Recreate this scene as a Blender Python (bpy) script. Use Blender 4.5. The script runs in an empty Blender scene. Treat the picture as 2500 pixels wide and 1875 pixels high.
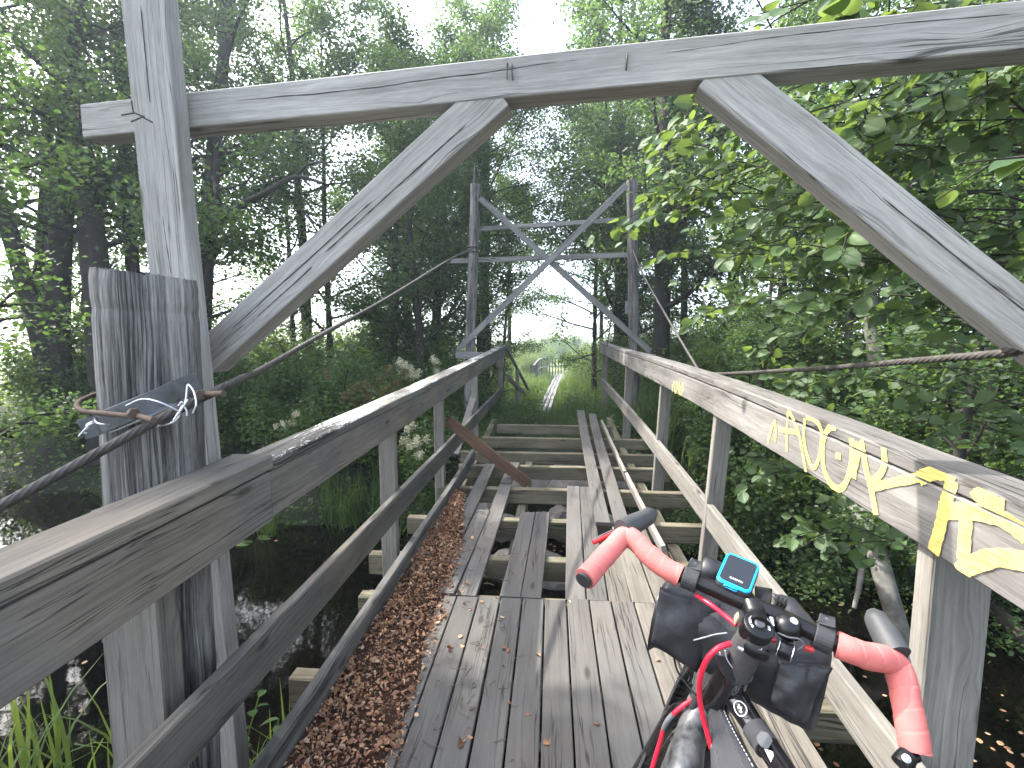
import bpy, math, random
import numpy as np
from mathutils import Vector, Matrix, noise as mnoise

S = bpy.context.scene
COL = S.collection
rng = np.random.default_rng(7)
random.seed(7)

# ------------------------------------------------------------------ camera, light
F, CX, CY = 1200.0, 1250.0, 937.5            # focal length and centre in photo pixels (2500 x 1875)
CAM = np.array([0, 0, 1.57])
YAW, PITCH = math.radians(4.72), math.radians(5.73)
RT = np.array([math.cos(YAW), math.sin(YAW), 0])
FW = np.array([-math.sin(YAW) * math.cos(PITCH), math.cos(YAW) * math.cos(PITCH), -math.sin(PITCH)])
UP = np.cross(RT, FW)
cd = bpy.data.cameras.new("camera")
cam = bpy.data.objects.new("camera", cd)
COL.objects.link(cam)
cam.matrix_world = Matrix(((RT[0], UP[0], -FW[0], 0), (RT[1], UP[1], -FW[1], 0), (RT[2], UP[2], -FW[2], 1.57), (0, 0, 0, 1)))
cd.sensor_width = 36
cd.lens = 36 * F / 2500
cd.clip_start = 0.05
cd.clip_end = 3000
S.camera = cam

SUN_AZ, SUN_EL = math.radians(-72), math.radians(47)
sv = Vector((math.sin(SUN_AZ) * math.cos(SUN_EL), math.cos(SUN_AZ) * math.cos(SUN_EL), math.sin(SUN_EL)))
sl = bpy.data.lights.new("sun", 'SUN')
sl.energy = 2.0
sl.angle = math.radians(0.55)
sl.color = (1.0, 0.955, 0.88)
so = bpy.data.objects.new("sun", sl)
so.rotation_euler = sv.to_track_quat('Z', 'Y').to_euler()
COL.objects.link(so)

W = bpy.data.worlds.new("World")
S.world = W
W.use_nodes = True
nt = W.node_tree
nt.nodes.clear()
wo = nt.nodes.new('ShaderNodeOutputWorld')
bg = nt.nodes.new('ShaderNodeBackground')
sky = nt.nodes.new('ShaderNodeTexSky')
sky.sky_type = 'NISHITA'
sky.sun_disc = False
sky.sun_elevation = SUN_EL
sky.sun_rotation = SUN_AZ
sky.dust_density = 4.0
sky.air_density = 1.0
tcn = nt.nodes.new('ShaderNodeTexCoord')
mp = nt.nodes.new('ShaderNodeMapping')
mp.inputs['Rotation'].default_value = (math.radians(4), 0, 0)    # the bridge climbs a little, so the level horizon lies below its line
hs = nt.nodes.new('ShaderNodeHueSaturation')
hs.inputs['Saturation'].default_value = 0.62
nt.links.new(tcn.outputs['Generated'], mp.inputs['Vector'])
nt.links.new(mp.outputs['Vector'], sky.inputs['Vector'])
nt.links.new(sky.outputs['Color'], hs.inputs['Color'])
nt.links.new(hs.outputs['Color'], bg.inputs['Color'])
nt.links.new(bg.outputs['Background'], wo.inputs['Surface'])
bg.inputs['Strength'].default_value = 0.15
S.view_settings.view_transform = 'Standard'
S.view_settings.look = 'None'
S.view_settings.exposure = 2.62
S.view_settings.gamma = 1.0
S.cycles.max_bounces = 8
S.cycles.transparent_max_bounces = 4
S.cycles.use_denoising = True


# ------------------------------------------------------------------ picture measurements -> points in the place
def ray(px, py):
    return RT * (px - CX) / F - UP * (py - CY) / F + FW
def pD(px, py, d): return CAM + ray(px, py) * d
def pX(px, py, X):
    r = ray(px, py); return CAM + r * (X / r[0])
def pY(px, py, Y):
    r = ray(px, py); return CAM + r * (Y / r[1])
def pZ(px, py, Z):
    r = ray(px, py); return CAM + r * ((Z - 1.57) / r[2])


# ------------------------------------------------------------------ mesh helpers
class MB:
    def __init__(s):
        s.v, s.f, s.uv, s.sm = [], [], [], []
    def add(s, v, f, uv, smooth=False):
        o = len(s.v)
        s.v += [tuple(p) for p in v]
        for q, u in zip(f, uv):
            s.f.append([i + o for i in q]); s.uv.append(u); s.sm.append(smooth)
    def build(s, name, mat, parent=None):
        me = bpy.data.meshes.new(name)
        me.from_pydata(s.v, [], s.f)
        ul = me.uv_layers.new(name="UVMap")
        ul.data.foreach_set('uv', np.array([c for q in s.uv for u in q for c in u], dtype=np.float32))
        me.polygons.foreach_set('use_smooth', np.array(s.sm, dtype=bool))
        me.materials.append(mat)
        me.update()
        return link(name, me, parent)

def link(name, me, parent=None):
    o = bpy.data.objects.new(name, me)
    COL.objects.link(o)
    if parent is not None:
        o.parent = parent
        o.matrix_parent_inverse = Matrix.Translation(-parent.location)
    return o

def empty(name, loc, label, cat, group=None):
    o = bpy.data.objects.new(name, None)
    o.empty_display_size = 0.1
    o.location = tuple(loc)
    COL.objects.link(o)
    return tag(o, label, cat, group)

def tag(o, label, cat, group=None, kind=None):
    o['label'] = label
    o['category'] = cat
    if group: o['group'] = group
    if kind: o['kind'] = kind
    return o

def copy_tree(root, loc, rz=0.0, sc=1.0, label=None, group=None):
    """a thing and its direct parts; parts keep their offset from the root"""
    c = root.copy(); COL.objects.link(c)
    c.location = tuple(loc); c.rotation_euler = (0, 0, rz); c.scale = (sc,) * 3
    if label: c['label'] = label
    if group: c['group'] = group
    for ch in root.children:
        d = ch.copy(); COL.objects.link(d); d.parent = c
    return c

def nrm(a):
    a = np.asarray(a, float); return a / (np.linalg.norm(a, axis=-1, keepdims=True) + 1e-12)

def resample(pts, step):
    pts = np.asarray(pts, float)
    seg = np.linalg.norm(np.diff(pts, axis=0), axis=1)
    t = np.concatenate([[0], np.cumsum(seg)])
    n = max(2, int(round(t[-1] / step)) + 1)
    q = np.linspace(0, t[-1], n)
    return np.stack([np.interp(q, t, pts[:, k]) for k in range(3)], 1), q / t[-1]

def smooth_path(pts, n):
    """Catmull-Rom through the points (any number of columns)"""
    P = np.asarray(pts, float)
    P = np.vstack([2 * P[0] - P[1], P, 2 * P[-1] - P[-2]])
    out = []
    m = len(P) - 3
    for k in range(n):
        u = k / (n - 1) * m
        i = min(int(u), m - 1); t = u - i
        a, b, c, d = P[i], P[i + 1], P[i + 2], P[i + 3]
        out.append(0.5 * ((2 * b) + (-a + c) * t + (2 * a - 5 * b + 4 * c - d) * t * t + (-a + 3 * b - 3 * c + d) * t ** 3))
    return np.array(out)

def sweep(mb, path, prof, up=(0, 0, 1), smooth=False, scale=None, twist=None, caps=True):
    """prof: (m,2) outline (side, up) or a list of outlines, one per path point"""
    path = np.asarray(path, float)
    n = len(path)
    tan = np.gradient(path, axis=0)
    tan = nrm(tan)
    up = np.asarray(up, float)
    vs = []
    single = not isinstance(prof, list)
    off = rng.uniform(0, 40, 2)
    L = np.concatenate([[0], np.cumsum(np.linalg.norm(np.diff(path, axis=0), axis=1))])
    uref = up
    for i in range(n):
        t = tan[i]
        side = np.cross(t, uref)
        if np.linalg.norm(side) < 1e-4: side = np.cross(t, [0.3, 0.9, 0.1])
        side = nrm(side); u2 = np.cross(side, t)
        p = np.asarray(prof if single else prof[i], float)
        if scale is not None: p = p * scale[i]
        if twist is not None:
            c, s_ = math.cos(twist[i]), math.sin(twist[i])
            p = np.stack([p[:, 0] * c - p[:, 1] * s_, p[:, 0] * s_ + p[:, 1] * c], 1)
        vs.append(path[i] + p[:, :1] * side + p[:, 1:2] * u2)
    p0 = np.asarray(prof if single else prof[0], float)
    m = len(p0)
    per = np.concatenate([[0], np.cumsum(np.linalg.norm(np.diff(np.vstack([p0, p0[:1]]), axis=0), axis=1))]) * (1 if scale is None else float(np.mean(scale)))
    V = np.concatenate(vs)
    Fc, UV = [], []
    for i in range(n - 1):
        for j in range(m):
            k = (j + 1) % m
            Fc.append((i * m + j, i * m + k, (i + 1) * m + k, (i + 1) * m + j))
            a, b = per[j] + off[1], per[j + 1] + off[1]
            UV.append(((L[i] + off[0], a), (L[i] + off[0], b), (L[i + 1] + off[0], b), (L[i + 1] + off[0], a)))
    sm = [smooth] * len(Fc)
    mb.add(V, Fc, UV, smooth)
    if caps:
        for base, rev in ((0, True), ((n - 1) * m, False)):
            idx = list(range(base, base + m))
            if rev: idx = idx[::-1]
            pp = p0 if rev else (p0 if single else np.asarray(prof[-1], float))
            uv = [(pp[i - base][0] * 0.2 + off[0], pp[i - base][1] + off[1]) for i in idx]
            mb.add(V[idx], [list(range(m))], [uv], False)

def rect(w, h, c=0.004):
    a, b = w / 2, h / 2
    return np.array([(-a + c, -b), (a - c, -b), (a, -b + c), (a, b - c), (a - c, b), (-a + c, b), (-a, b - c), (-a, -b + c)])

def circ(r, n=12, ph=0.0):
    t = np.arange(n) / n * 2 * math.pi + ph
    return np.stack([np.cos(t) * r, np.sin(t) * r], 1)

def board(name, p0, p1, w, h, mat, parent=None, up=(0, 0, 1), c=0.004, seg=0.25, wob=0.0012, ends=None):
    """a straight board with eased edges and a little warp; p0, p1 are the end centres"""
    mb = MB()
    pts, q = resample([p0, p1], seg)
    if wob and len(pts) > 2:
        pts[1:-1] += rng.normal(0, wob, (len(pts) - 2, 3))
    pr = [rect(w, h, c) * (1 + rng.normal(0, wob * 2)) for _ in pts]
    sweep(mb, pts, pr, up)
    return mb.build(name, mat, parent)

def tube(name, pts, r, mat, parent=None, n=12, up=(0, 0, 1), step=None, smooth=True):
    mb = MB()
    tube_into(mb, pts, r, n, up, step, smooth)
    return mb.build(name, mat, parent)

def tube_into(mb, pts, r, n=12, up=(0, 0, 1), step=None, smooth=True):
    pts = np.asarray(pts, float)
    rr = np.asarray(r, float) * np.ones(len(pts))
    if step:
        t0 = np.linspace(0, 1, len(pts))
        pts, q = resample(pts, step)
        rr = np.interp(q, t0, rr)
    sweep(mb, pts, circ(1, n), up, smooth, scale=rr)

def np_mesh(name, V, Q, mat, parent=None, UV=None, smooth=False):
    """V (n,3); Q (m,k) all faces with k corners"""
    me = bpy.data.meshes.new(name)
    V = np.ascontiguousarray(V, np.float32); Q = np.ascontiguousarray(Q, np.int32)
    m, k = Q.shape
    me.vertices.add(len(V)); me.vertices.foreach_set('co', V.ravel())
    me.loops.add(m * k); me.loops.foreach_set('vertex_index', Q.ravel())
    me.polygons.add(m)
    me.polygons.foreach_set('loop_start', np.arange(0, m * k, k, dtype=np.int32))
    me.polygons.foreach_set('loop_total', np.full(m, k, dtype=np.int32))
    if UV is not None:
        ul = me.uv_layers.new(name="UVMap")
        ul.data.foreach_set('uv', np.ascontiguousarray(UV[Q.ravel()], np.float32).ravel())
    me.materials.append(mat)
    if smooth: me.polygons.foreach_set('use_smooth', np.ones(m, dtype=bool))
    me.update(calc_edges=True)
    me.validate()
    return link(name, me, parent)


# ------------------------------------------------------------------ leaves
def tpl_simple(w=0.34, fold=0.1, droop=0.08):
    v = np.array([(0, 0, 0), (1, 0, -droop), (.28, w * .86, fold), (.68, w * .9, fold * .7), (.28, -w * .86, fold), (.68, -w * .9, fold * .7)])
    return v, np.array([(0, 4, 5, 1), (0, 1, 3, 2)]), np.stack([v[:, 0], v[:, 1] / w * .5 + .5], 1)

def tpl_hero(w=0.4, fold=0.12, droop=0.18, wavy=0.02):
    us = np.array([0, .05, .16, .3, .46, .62, .76, .88, .96, 1])
    ws = np.array([.01, .13, .27, .37, .41, .385, .31, .2, .09, .0]) / .41 * w
    v, uv = [], []
    for i, (u, h) in enumerate(zip(us, ws)):
        for s_ in (-1, -.5, 0, .5, 1):
            z = fold * abs(s_) * h / w - droop * u * u + (wavy * math.sin(u * 22 + s_) if abs(s_) == 1 else 0)
            v.append((u, s_ * h, z)); uv.append((u, s_ * .5 + .5))
    q = []
    for i in range(len(us) - 1):
        for j in range(4):
            q.append((i * 5 + j, i * 5 + 5 + j, i * 5 + 6 + j, i * 5 + 1 + j))
    return np.array(v), np.array(q), np.array(uv)

def tpl_blade(w=0.02, bend=0.5, n=5):
    v, uv = [], []
    for i in range(n + 1):
        t = i / n
        h = w * (1 - t ** 2.2) + 0.0008
        a = bend * t
        x = math.sin(a) / max(bend, .01) if bend > .01 else t
        z = (1 - math.cos(a)) / max(bend, .01)
        for s_ in (-1, 1):
            v.append((x, s_ * h, -z)); uv.append((t, s_ * .5 + .5))
    q = [(2 * i, 2 * i + 2, 2 * i + 3, 2 * i + 1) for i in range(n)]
    return np.array(v), np.array(q), np.array(uv)

def inst(tpl, pos, d, n, size):
    tv, tq, tu = tpl
    N = len(pos)
    d = nrm(d)
    side = nrm(np.cross(n, d)); n2 = np.cross(d, side)
    size = np.broadcast_to(np.asarray(size, float), (N,))[:, None, None]
    V = pos[:, None, :] + size * (tv[None, :, 0:1] * d[:, None] + tv[None, :, 1:2] * side[:, None] + tv[None, :, 2:3] * n2[:, None])
    Q = tq[None] + (np.arange(N) * len(tv))[:, None, None]
    return V.reshape(-1, 3), Q.reshape(-1, tq.shape[1]), np.tile(tu, (N, 1))

def merge(parts):
    V, Q, U, o = [], [], [], 0
    for v, q, u in parts:
        V.append(v); Q.append(q + o); U.append(u); o += len(v)
    return np.concatenate(V), np.concatenate(Q), np.concatenate(U)

TS = tpl_simple()
def leaf_cloud(r, pos, size, outward=None, up=1.0, jit=0.8, droop=0.35, tpl=TS):
    N = len(pos)
    n = r.normal(0, jit, (N, 3)); n[:, 2] += up
    d = r.normal(0, 1, (N, 3)); d[:, 2] = d[:, 2] * .4 - droop
    if outward is not None: d += outward * .8
    return inst(tpl, pos, d, n, size * r.uniform(.65, 1.2, N))


# ------------------------------------------------------------------ materials
def new_mat(name):
    m = bpy.data.materials.new(name); m.use_nodes = True
    return m, m.node_tree, m.node_tree.nodes, m.node_tree.nodes['Principled BSDF']

def lk(t, a, b): t.links.new(a, b)

def ramp(t, fac, stops, interp='LINEAR'):
    r = t.nodes.new('ShaderNodeValToRGB')
    r.color_ramp.interpolation = interp
    e = r.color_ramp.elements
    while len(e) < len(stops): e.new(0.5)
    for k, (p, c) in enumerate(stops):
        e[k].position = p; e[k].color = (*c, 1) if len(c) == 3 else c
    lk(t, fac, r.inputs['Fac'])
    return r.outputs['Color']

def math_n(t, op, a, b=None, c=None, clamp=False):
    m = t.nodes.new('ShaderNodeMath'); m.operation = op; m.use_clamp = clamp
    for i, x in enumerate((a, b, c)):
        if x is None: continue
        if isinstance(x, (int, float)): m.inputs[i].default_value = x
        else: lk(t, x, m.inputs[i])
    return m.outputs[0]

def mixc(t, fac, a, b, mode='MIX'):
    m = t.nodes.new('ShaderNodeMix'); m.data_type = 'RGBA'; m.blend_type = mode
    for key, x in ((0, fac), (6, a), (7, b)):
        if isinstance(x, (int, float)): m.inputs[key].default_value = x
        elif isinstance(x, tuple): m.inputs[key].default_value = (*x, 1)
        else: lk(t, x, m.inputs[key])
    return m.outputs[2]

def noise_n(t, vec, scale, detail=4, rough=0.6, sc=None, dist=0.0):
    if sc is not None:
        mm = t.nodes.new('ShaderNodeMapping'); mm.inputs['Scale'].default_value = sc
        lk(t, vec, mm.inputs['Vector']); vec = mm.outputs['Vector']
    n = t.nodes.new('ShaderNodeTexNoise')
    n.inputs['Scale'].default_value = scale; n.inputs['Detail'].default_value = detail
    n.inputs['Roughness'].default_value = rough; n.inputs['Distortion'].default_value = dist
    lk(t, vec, n.inputs['Vector'])
    return n.outputs['Fac']

G = lambda r, g=None, b=None: (r, r if g is None else g, r if b is None else b)

def wood(name, dark, light, stain=(0.5, 1.0), crack=0.02, lichen=0.0, knots=0.5, bump=0.5, rough=0.85, tint=None, algae=0.0, gs=1.0, cs=1.0, soft=0.0):
    """weathered timber: UV u runs along the board and v across it, in metres"""
    m, t, N, P = new_mat(name)
    tc = N.new('ShaderNodeTexCoord'); oi = N.new('ShaderNodeObjectInfo')
    vm = N.new('ShaderNodeVectorMath'); vm.operation = 'ADD'
    cx = N.new('ShaderNodeCombineXYZ')
    lk(t, math_n(t, 'MULTIPLY', oi.outputs['Random'], 37.0), cx.inputs[0])
    lk(t, math_n(t, 'MULTIPLY', oi.outputs['Random'], 19.0), cx.inputs[1])
    lk(t, tc.outputs['UV'], vm.inputs[0]); lk(t, cx.outputs[0], vm.inputs[1])
    uv = vm.outputs[0]
    # knots bend the grain around them
    mk = N.new('ShaderNodeMapping'); mk.inputs['Scale'].default_value = (1.7, 5.5, 1)
    lk(t, uv, mk.inputs['Vector'])
    vo = N.new('ShaderNodeTexVoronoi'); vo.voronoi_dimensions = '2D'; vo.inputs['Scale'].default_value = 1.0
    lk(t, mk.outputs[0], vo.inputs['Vector'])
    kd = vo.outputs['Distance']
    near = math_n(t, 'MULTIPLY', math_n(t, 'SUBTRACT', 0.22, kd, clamp=True), knots * .55)
    wv = N.new('ShaderNodeCombineXYZ')
    lk(t, math_n(t, 'MULTIPLY', near, 0.3), wv.inputs[1])
    wav = noise_n(t, uv, 1.0, 2, .5, (1.3, 5, 1))
    wv2 = math_n(t, 'MULTIPLY', wav, 0.05)
    ad = N.new('ShaderNodeVectorMath'); ad.operation = 'ADD'
    lk(t, uv, ad.inputs[0]); lk(t, wv.outputs[0], ad.inputs[1])
    ad2 = N.new('ShaderNodeVectorMath'); ad2.operation = 'ADD'
    cz = N.new('ShaderNodeCombineXYZ'); lk(t, wv2, cz.inputs[1])
    lk(t, ad.outputs[0], ad2.inputs[0]); lk(t, cz.outputs[0], ad2.inputs[1])
    gv = ad2.outputs[0]
    g1 = noise_n(t, gv, 1.0, 6, .68, (1.6, 75 * gs, 1))
    g2 = noise_n(t, gv, 1.0, 4, .6, (.9, 17 * gs, 1))
    g3 = noise_n(t, gv, 1.0, 3, .7, (11, 150 * gs, 1))
    grain = math_n(t, 'ADD', math_n(t, 'ADD', math_n(t, 'MULTIPLY', g1, .44), math_n(t, 'MULTIPLY', g2, .28)), math_n(t, 'MULTIPLY', g3, .28))
    col = ramp(t, grain, [(.34 - soft, dark), (.66 + soft, light)])
    st = noise_n(t, uv, 1.0, 5, .6, (1.4, 5.5, 1), .3)
    lo, hi = stain
    col = mixc(t, 1.0, col, ramp(t, st, [(.32, G(lo)), (.68, G(hi))]), 'MULTIPLY')
    if tint is not None:
        tn = noise_n(t, tc.outputs['Object'], 1.1, 3, .6)
        col = mixc(t, ramp(t, tn, [(.42, G(0)), (.68, G(1))]), col, mixc(t, 1.0, col, tint, 'MULTIPLY'))
    if algae:
        an = noise_n(t, tc.outputs['Object'], 2.3, 5, .65)
        col = mixc(t, math_n(t, 'MULTIPLY', ramp(t, an, [(.45, G(0)), (.7, G(1))]), algae), col, (.07, .085, .035))
    # cracks along the grain
    cn = noise_n(t, gv, 1.0, 3, .55, (.55 * cs ** .5, 21 * cs, 1))
    ca = math_n(t, 'ABSOLUTE', math_n(t, 'SUBTRACT', cn, .5))
    mr = N.new('ShaderNodeMapRange'); mr.inputs['From Min'].default_value = 0; mr.inputs['From Max'].default_value = max(crack, 1e-4)
    lk(t, ca, mr.inputs['Value'])
    patch = ramp(t, noise_n(t, uv, 1.0, 2, .5, (.9, 6, 1)), [(.47, G(1)), (.56, G(0))])
    crk = math_n(t, 'MAXIMUM', mr.outputs[0], patch)
    col = mixc(t, 1.0, col, ramp(t, crk, [(0, G(.22)), (1, G(1))]), 'MULTIPLY')
    if knots:
        pk = N.new('ShaderNodeSeparateColor'); lk(t, vo.outputs['Color'], pk.inputs[0])
        on = math_n(t, 'GREATER_THAN', pk.outputs[0], .68)
        kf = math_n(t, 'MULTIPLY', ramp(t, kd, [(.045, G(1)), (.085, G(.25)), (.12, G(0))]), on)
        col = mixc(t, math_n(t, 'MULTIPLY', kf, .75), col, (dark[0] * .35, dark[1] * .3, dark[2] * .26))
    if lichen:
        ge = N.new('ShaderNodeNewGeometry'); sx = N.new('ShaderNodeSeparateXYZ')
        lk(t, ge.outputs['Normal'], sx.inputs[0])
        upf = math_n(t, 'GREATER_THAN', sx.outputs[2], .5)
        l1 = noise_n(t, uv, 1.0, 5, .7, (38, 70, 1)); l2 = noise_n(t, uv, 1.0, 3, .6, (1.6, 6, 1))
        ls = math_n(t, 'ADD', l1, math_n(t, 'MULTIPLY', l2, .9))
        lf = ramp(t, ls, [(.965 + (1 - lichen) * .12, G(0)), (1.0 + (1 - lichen) * .12, G(1))])
        lf = math_n(t, 'MULTIPLY', lf, upf)
        col = mixc(t, lf, col, (.46, .46, .43))
    rv = math_n(t, 'MULTIPLY_ADD', oi.outputs['Random'], .3, .85)
    cr = N.new('ShaderNodeCombineColor')
    for k in range(3): lk(t, rv, cr.inputs[k])
    col = mixc(t, 1.0, col, cr.outputs[0], 'MULTIPLY')
    lk(t, col, P.inputs['Base Color'])
    P.inputs['Roughness'].default_value = rough
    P.inputs['Specular IOR Level'].default_value = .3
    b = N.new('ShaderNodeBump'); b.inputs['Strength'].default_value = bump; b.inputs['Distance'].default_value = .004
    h = math_n(t, 'ADD', grain, math_n(t, 'MULTIPLY', crk, .6))
    lk(t, h, b.inputs['Height']); lk(t, b.outputs[0], P.inputs['Normal'])
    return m

def leaf_mat(name, cols, trans=(.16, .26, .03), tf=.35, rough=.5, veins=False, spec=.35):
    m, t, N, P = new_mat(name)
    ge = N.new('ShaderNodeNewGeometry')
    col = ramp(t, ge.outputs['Random Per Island'], [(i / max(1, len(cols) - 1), c) for i, c in enumerate(cols)])
    if veins:
        tc = N.new('ShaderNodeTexCoord'); sx = N.new('ShaderNodeSeparateXYZ')
        lk(t, tc.outputs['UV'], sx.inputs[0])
        av = math_n(t, 'ABSOLUTE', math_n(t, 'SUBTRACT', sx.outputs[1], .5))
        ph = math_n(t, 'SUBTRACT', math_n(t, 'MULTIPLY', sx.outputs[0], 52.), math_n(t, 'MULTIPLY', av, 38.))
        w = math_n(t, 'POWER', math_n(t, 'ABSOLUTE', math_n(t, 'COSINE', ph)), 10.)
        mid = ramp(t, av, [(.0, G(1)), (.03, G(0))])
        vn = math_n(t, 'MAXIMUM', math_n(t, 'MULTIPLY', w, .55), mid)
        col = mixc(t, math_n(t, 'MULTIPLY', vn, .5), col, tuple(min(1, c * 1.9 + .02) for c in cols[-1]))
        b = N.new('ShaderNodeBump'); b.inputs['Strength'].default_value = .35; b.inputs['Distance'].default_value = .002; b.invert = True
        lk(t, vn, b.inputs['Height']); lk(t, b.outputs[0], P.inputs['Normal'])
    lk(t, col, P.inputs['Base Color'])
    P.inputs['Roughness'].default_value = rough
    P.inputs['Specular IOR Level'].default_value = spec
    tr = N.new('ShaderNodeBsdfTranslucent')
    lk(t, mixc(t, 1.0, ramp(t, ge.outputs['Random Per Island'], [(0, G(.75)), (1, G(1.15))]), trans, 'MULTIPLY'), tr.inputs['Color'])
    mx = N.new('ShaderNodeMixShader'); mx.inputs[0].default_value = tf
    lk(t, P.outputs[0], mx.inputs[1]); lk(t, tr.outputs[0], mx.inputs[2])
    lk(t, mx.outputs[0], N['Material Output'].inputs['Surface'])
    return m

def plain(name, col, rough=.5, metal=0.0, spec=.5, var=0.0, vscale=8.0, bump=0.0, bscale=60.0, coat=0.0):
    m, t, N, P = new_mat(name)
    P.inputs['Base Color'].default_value = (*col, 1)
    P.inputs['Roughness'].default_value = rough
    P.inputs['Metallic'].default_value = metal
    P.inputs['Specular IOR Level'].default_value = spec
    P.inputs['Coat Weight'].default_value = coat
    tc = N.new('ShaderNodeTexCoord')
    if var:
        n = noise_n(t, tc.outputs['Object'], vscale, 5, .65)
        lk(t, mixc(t, 1.0, col, ramp(t, n, [(.3, G(1 - var)), (.7, G(1 + var * .4))]), 'MULTIPLY'), P.inputs['Base Color'])
        lk(t, math_n(t, 'MULTIPLY_ADD', n, .3, max(0, rough - .15)), P.inputs['Roughness'])
    if bump:
        n2 = noise_n(t, tc.outputs['Object'], bscale, 4, .6)
        b = N.new('ShaderNodeBump'); b.inputs['Strength'].default_value = bump; b.inputs['Distance'].default_value = .002
        lk(t, n2, b.inputs['Height']); lk(t, b.outputs[0], P.inputs['Normal'])
    return m

M = {}
M['beam'] = wood('portal timber', (.22, .213, .2), (.50, .487, .46), (.72, 1.05), .014, 0, .4, .6, soft=-.02)
M['pole'] = wood('old pole wood', (.03, .028, .026), (.36, .35, .335), (.5, 1.05), .10, 0, .15, 1.0, gs=1.0, cs=3.4, soft=-.03)
M['rail_dark'] = wood('damp handrail wood', (.082, .077, .07), (.185, .175, .16), (.72, 1.08), .012, .5, .5, .6, tint=(1.5, 1.35, 1.15))
M['cap_lichen'] = wood('lichen covered cap wood', (.075, .07, .064), (.24, .225, .2), (.55, 1.1), .03, 1.0, .3, .8)
M['rail_light'] = wood('bleached handrail wood', (.088, .083, .077), (.245, .234, .22), (.6, 1.1), .02, .55, .6, .6)
M['post'] = wood('rail post wood', (.11, .103, .091), (.275, .26, .232), (.7, 1.1), .012, 0, .8, .5)
M['deck'] = wood('deck plank wood', (.066, .063, .059), (.135, .13, .123), (.8, 1.06), .016, 0, .2, .7, tint=(1.12, 1.04, .98), soft=.1)
M['deck_worn'] = wood('worn deck plank wood', (.085, .075, .063), (.2, .182, .155), (.65, 1.08), .035, 0, .25, 1.0)
M['joist'] = wood('joist wood', (.10, .085, .058), (.26, .225, .165), (.55, 1.1), .02, .35, .4, .6, algae=.55)
M['brown'] = wood('brown fallen board wood', (.075, .042, .027), (.17, .10, .066), (.65, 1.1), .015, 0, .3, .5)
M['kerb'] = wood('kerb wood', (.05, .048, .045), (.17, .165, .155), (.6, 1.1), .03, .5, .2, .8)
M['rail_mid'] = wood('damp lower rail wood', (.06, .058, .054), (.17, .165, .155), (.55, 1.1), .018, .4, .4, .6, tint=(1.4, 1.3, 1.15))
M['beam_far'] = wood('weathered far portal boards', (.13, .128, .125), (.28, .275, .265), (.7, 1.05), .012, 0, .3, .5)
M['path'] = wood('boardwalk wood', (.12, .12, .125), (.30, .30, .305), (.7, 1.1), .03, 0, .2, .6)
M['rope'] = plain('rusty wire rope', (.075, .068, .062), .65, .3, .4, .5, 30)
M['galv'] = plain('galvanised steel', (.17, .18, .19), .5, .6, .5, .45, 14)
M['rust'] = plain('rusty steel', (.13, .095, .075), .7, .5, .4, .5, 25, .4, 120)
M['tiewire'] = plain('galvanised wire', (.55, .57, .6), .4, .7)
M['nail'] = plain('nail steel', (.07, .065, .06), .6, .6)
M['tape'] = plain('coral bar tape', (.62, .17, .15), .72, 0, .35, .16, 30, .25, 300)
M['hose'] = plain('red hose', (.72, .02, .05), .35, 0, .5)
M['black'] = plain('black anodised metal', (.012, .012, .013), .32, .3, .5, .3, 40)
M['rubber'] = plain('black rubber', (.035, .036, .038), .6, 0, .4, .25, 40)
M['hood'] = plain('grey rubber hood', (.055, .057, .06), .55, 0, .4, .3, 25)
M['frame'] = plain('black frame paint', (.012, .011, .012), .22, 0, .5, .4, 20, coat=.5)
M['nylon'] = plain('black waterproof nylon', (.03, .03, .034), .4, 0, .5, .4, 14, .7, 38)
M['bagcloth'] = plain('charcoal bag cloth', (.075, .075, .078), .75, 0, .3, .25, 14, .4, 500)
M['knit'] = plain('grey knit cloth', (.085, .08, .08), .9, 0, .2, .2, 60, .6, 700)
M['stitch'] = plain('pale thread', (.6, .6, .6), .7)
M['silver'] = plain('polished steel', (.75, .77, .78), .2, .95)
M['mud'] = plain('muddy black paint', (.15, .155, .155), .35, .2, .5, .96, 26, .6, 50)
M['bumper'] = plain('cyan silicone', (.01, .50, .85), .4, 0, .4)
M['glass'] = plain('dark glass screen', (.012, .016, .022), .08, 0, .5)
M['white'] = plain('white print', (.8, .8, .8), .5)
M['strapgrey'] = plain('grey hook strap', (.16, .16, .165), .85, 0, .2, .15, 60, .5, 500)
M['redplastic'] = plain('red plastic', (.45, .03, .03), .3)
M['brass'] = plain('pale dry husk', (.55, .42, .22), .6)
M['yellow'] = None
m_, t_, N_, P_ = new_mat('yellow spray paint')
tc_ = N_.new('ShaderNodeTexCoord')
nn_ = noise_n(t_, tc_.outputs['Object'], 1.0, 5, .7, (60, 9, 60))
lk(t_, ramp(t_, nn_, [(.32, (.46, .36, .13)), (.46, (.64, .50, .14)), (.7, (.70, .57, .19))]), P_.inputs['Base Color'])
P_.inputs['Roughness'].default_value = .75
n3_ = noise_n(t_, tc_.outputs['Object'], 1.0, 4, .65, (40, 14, 110))
n4_ = noise_n(t_, tc_.outputs['Object'], 9.0, 3, .6)
al_ = math_n(t_, 'ADD', n3_, math_n(t_, 'MULTIPLY', n4_, .5))
tr_ = N_.new('ShaderNodeBsdfTransparent'); mx_ = N_.new('ShaderNodeMixShader')
lk(t_, ramp(t_, al_, [(.48, G(.22)), (.76, G(.88))]), mx_.inputs[0]); lk(t_, tr_.outputs[0], mx_.inputs[1]); lk(t_, P_.outputs[0], mx_.inputs[2])
lk(t_, mx_.outputs[0], N_['Material Output'].inputs['Surface'])
M['yellow'] = m_

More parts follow.
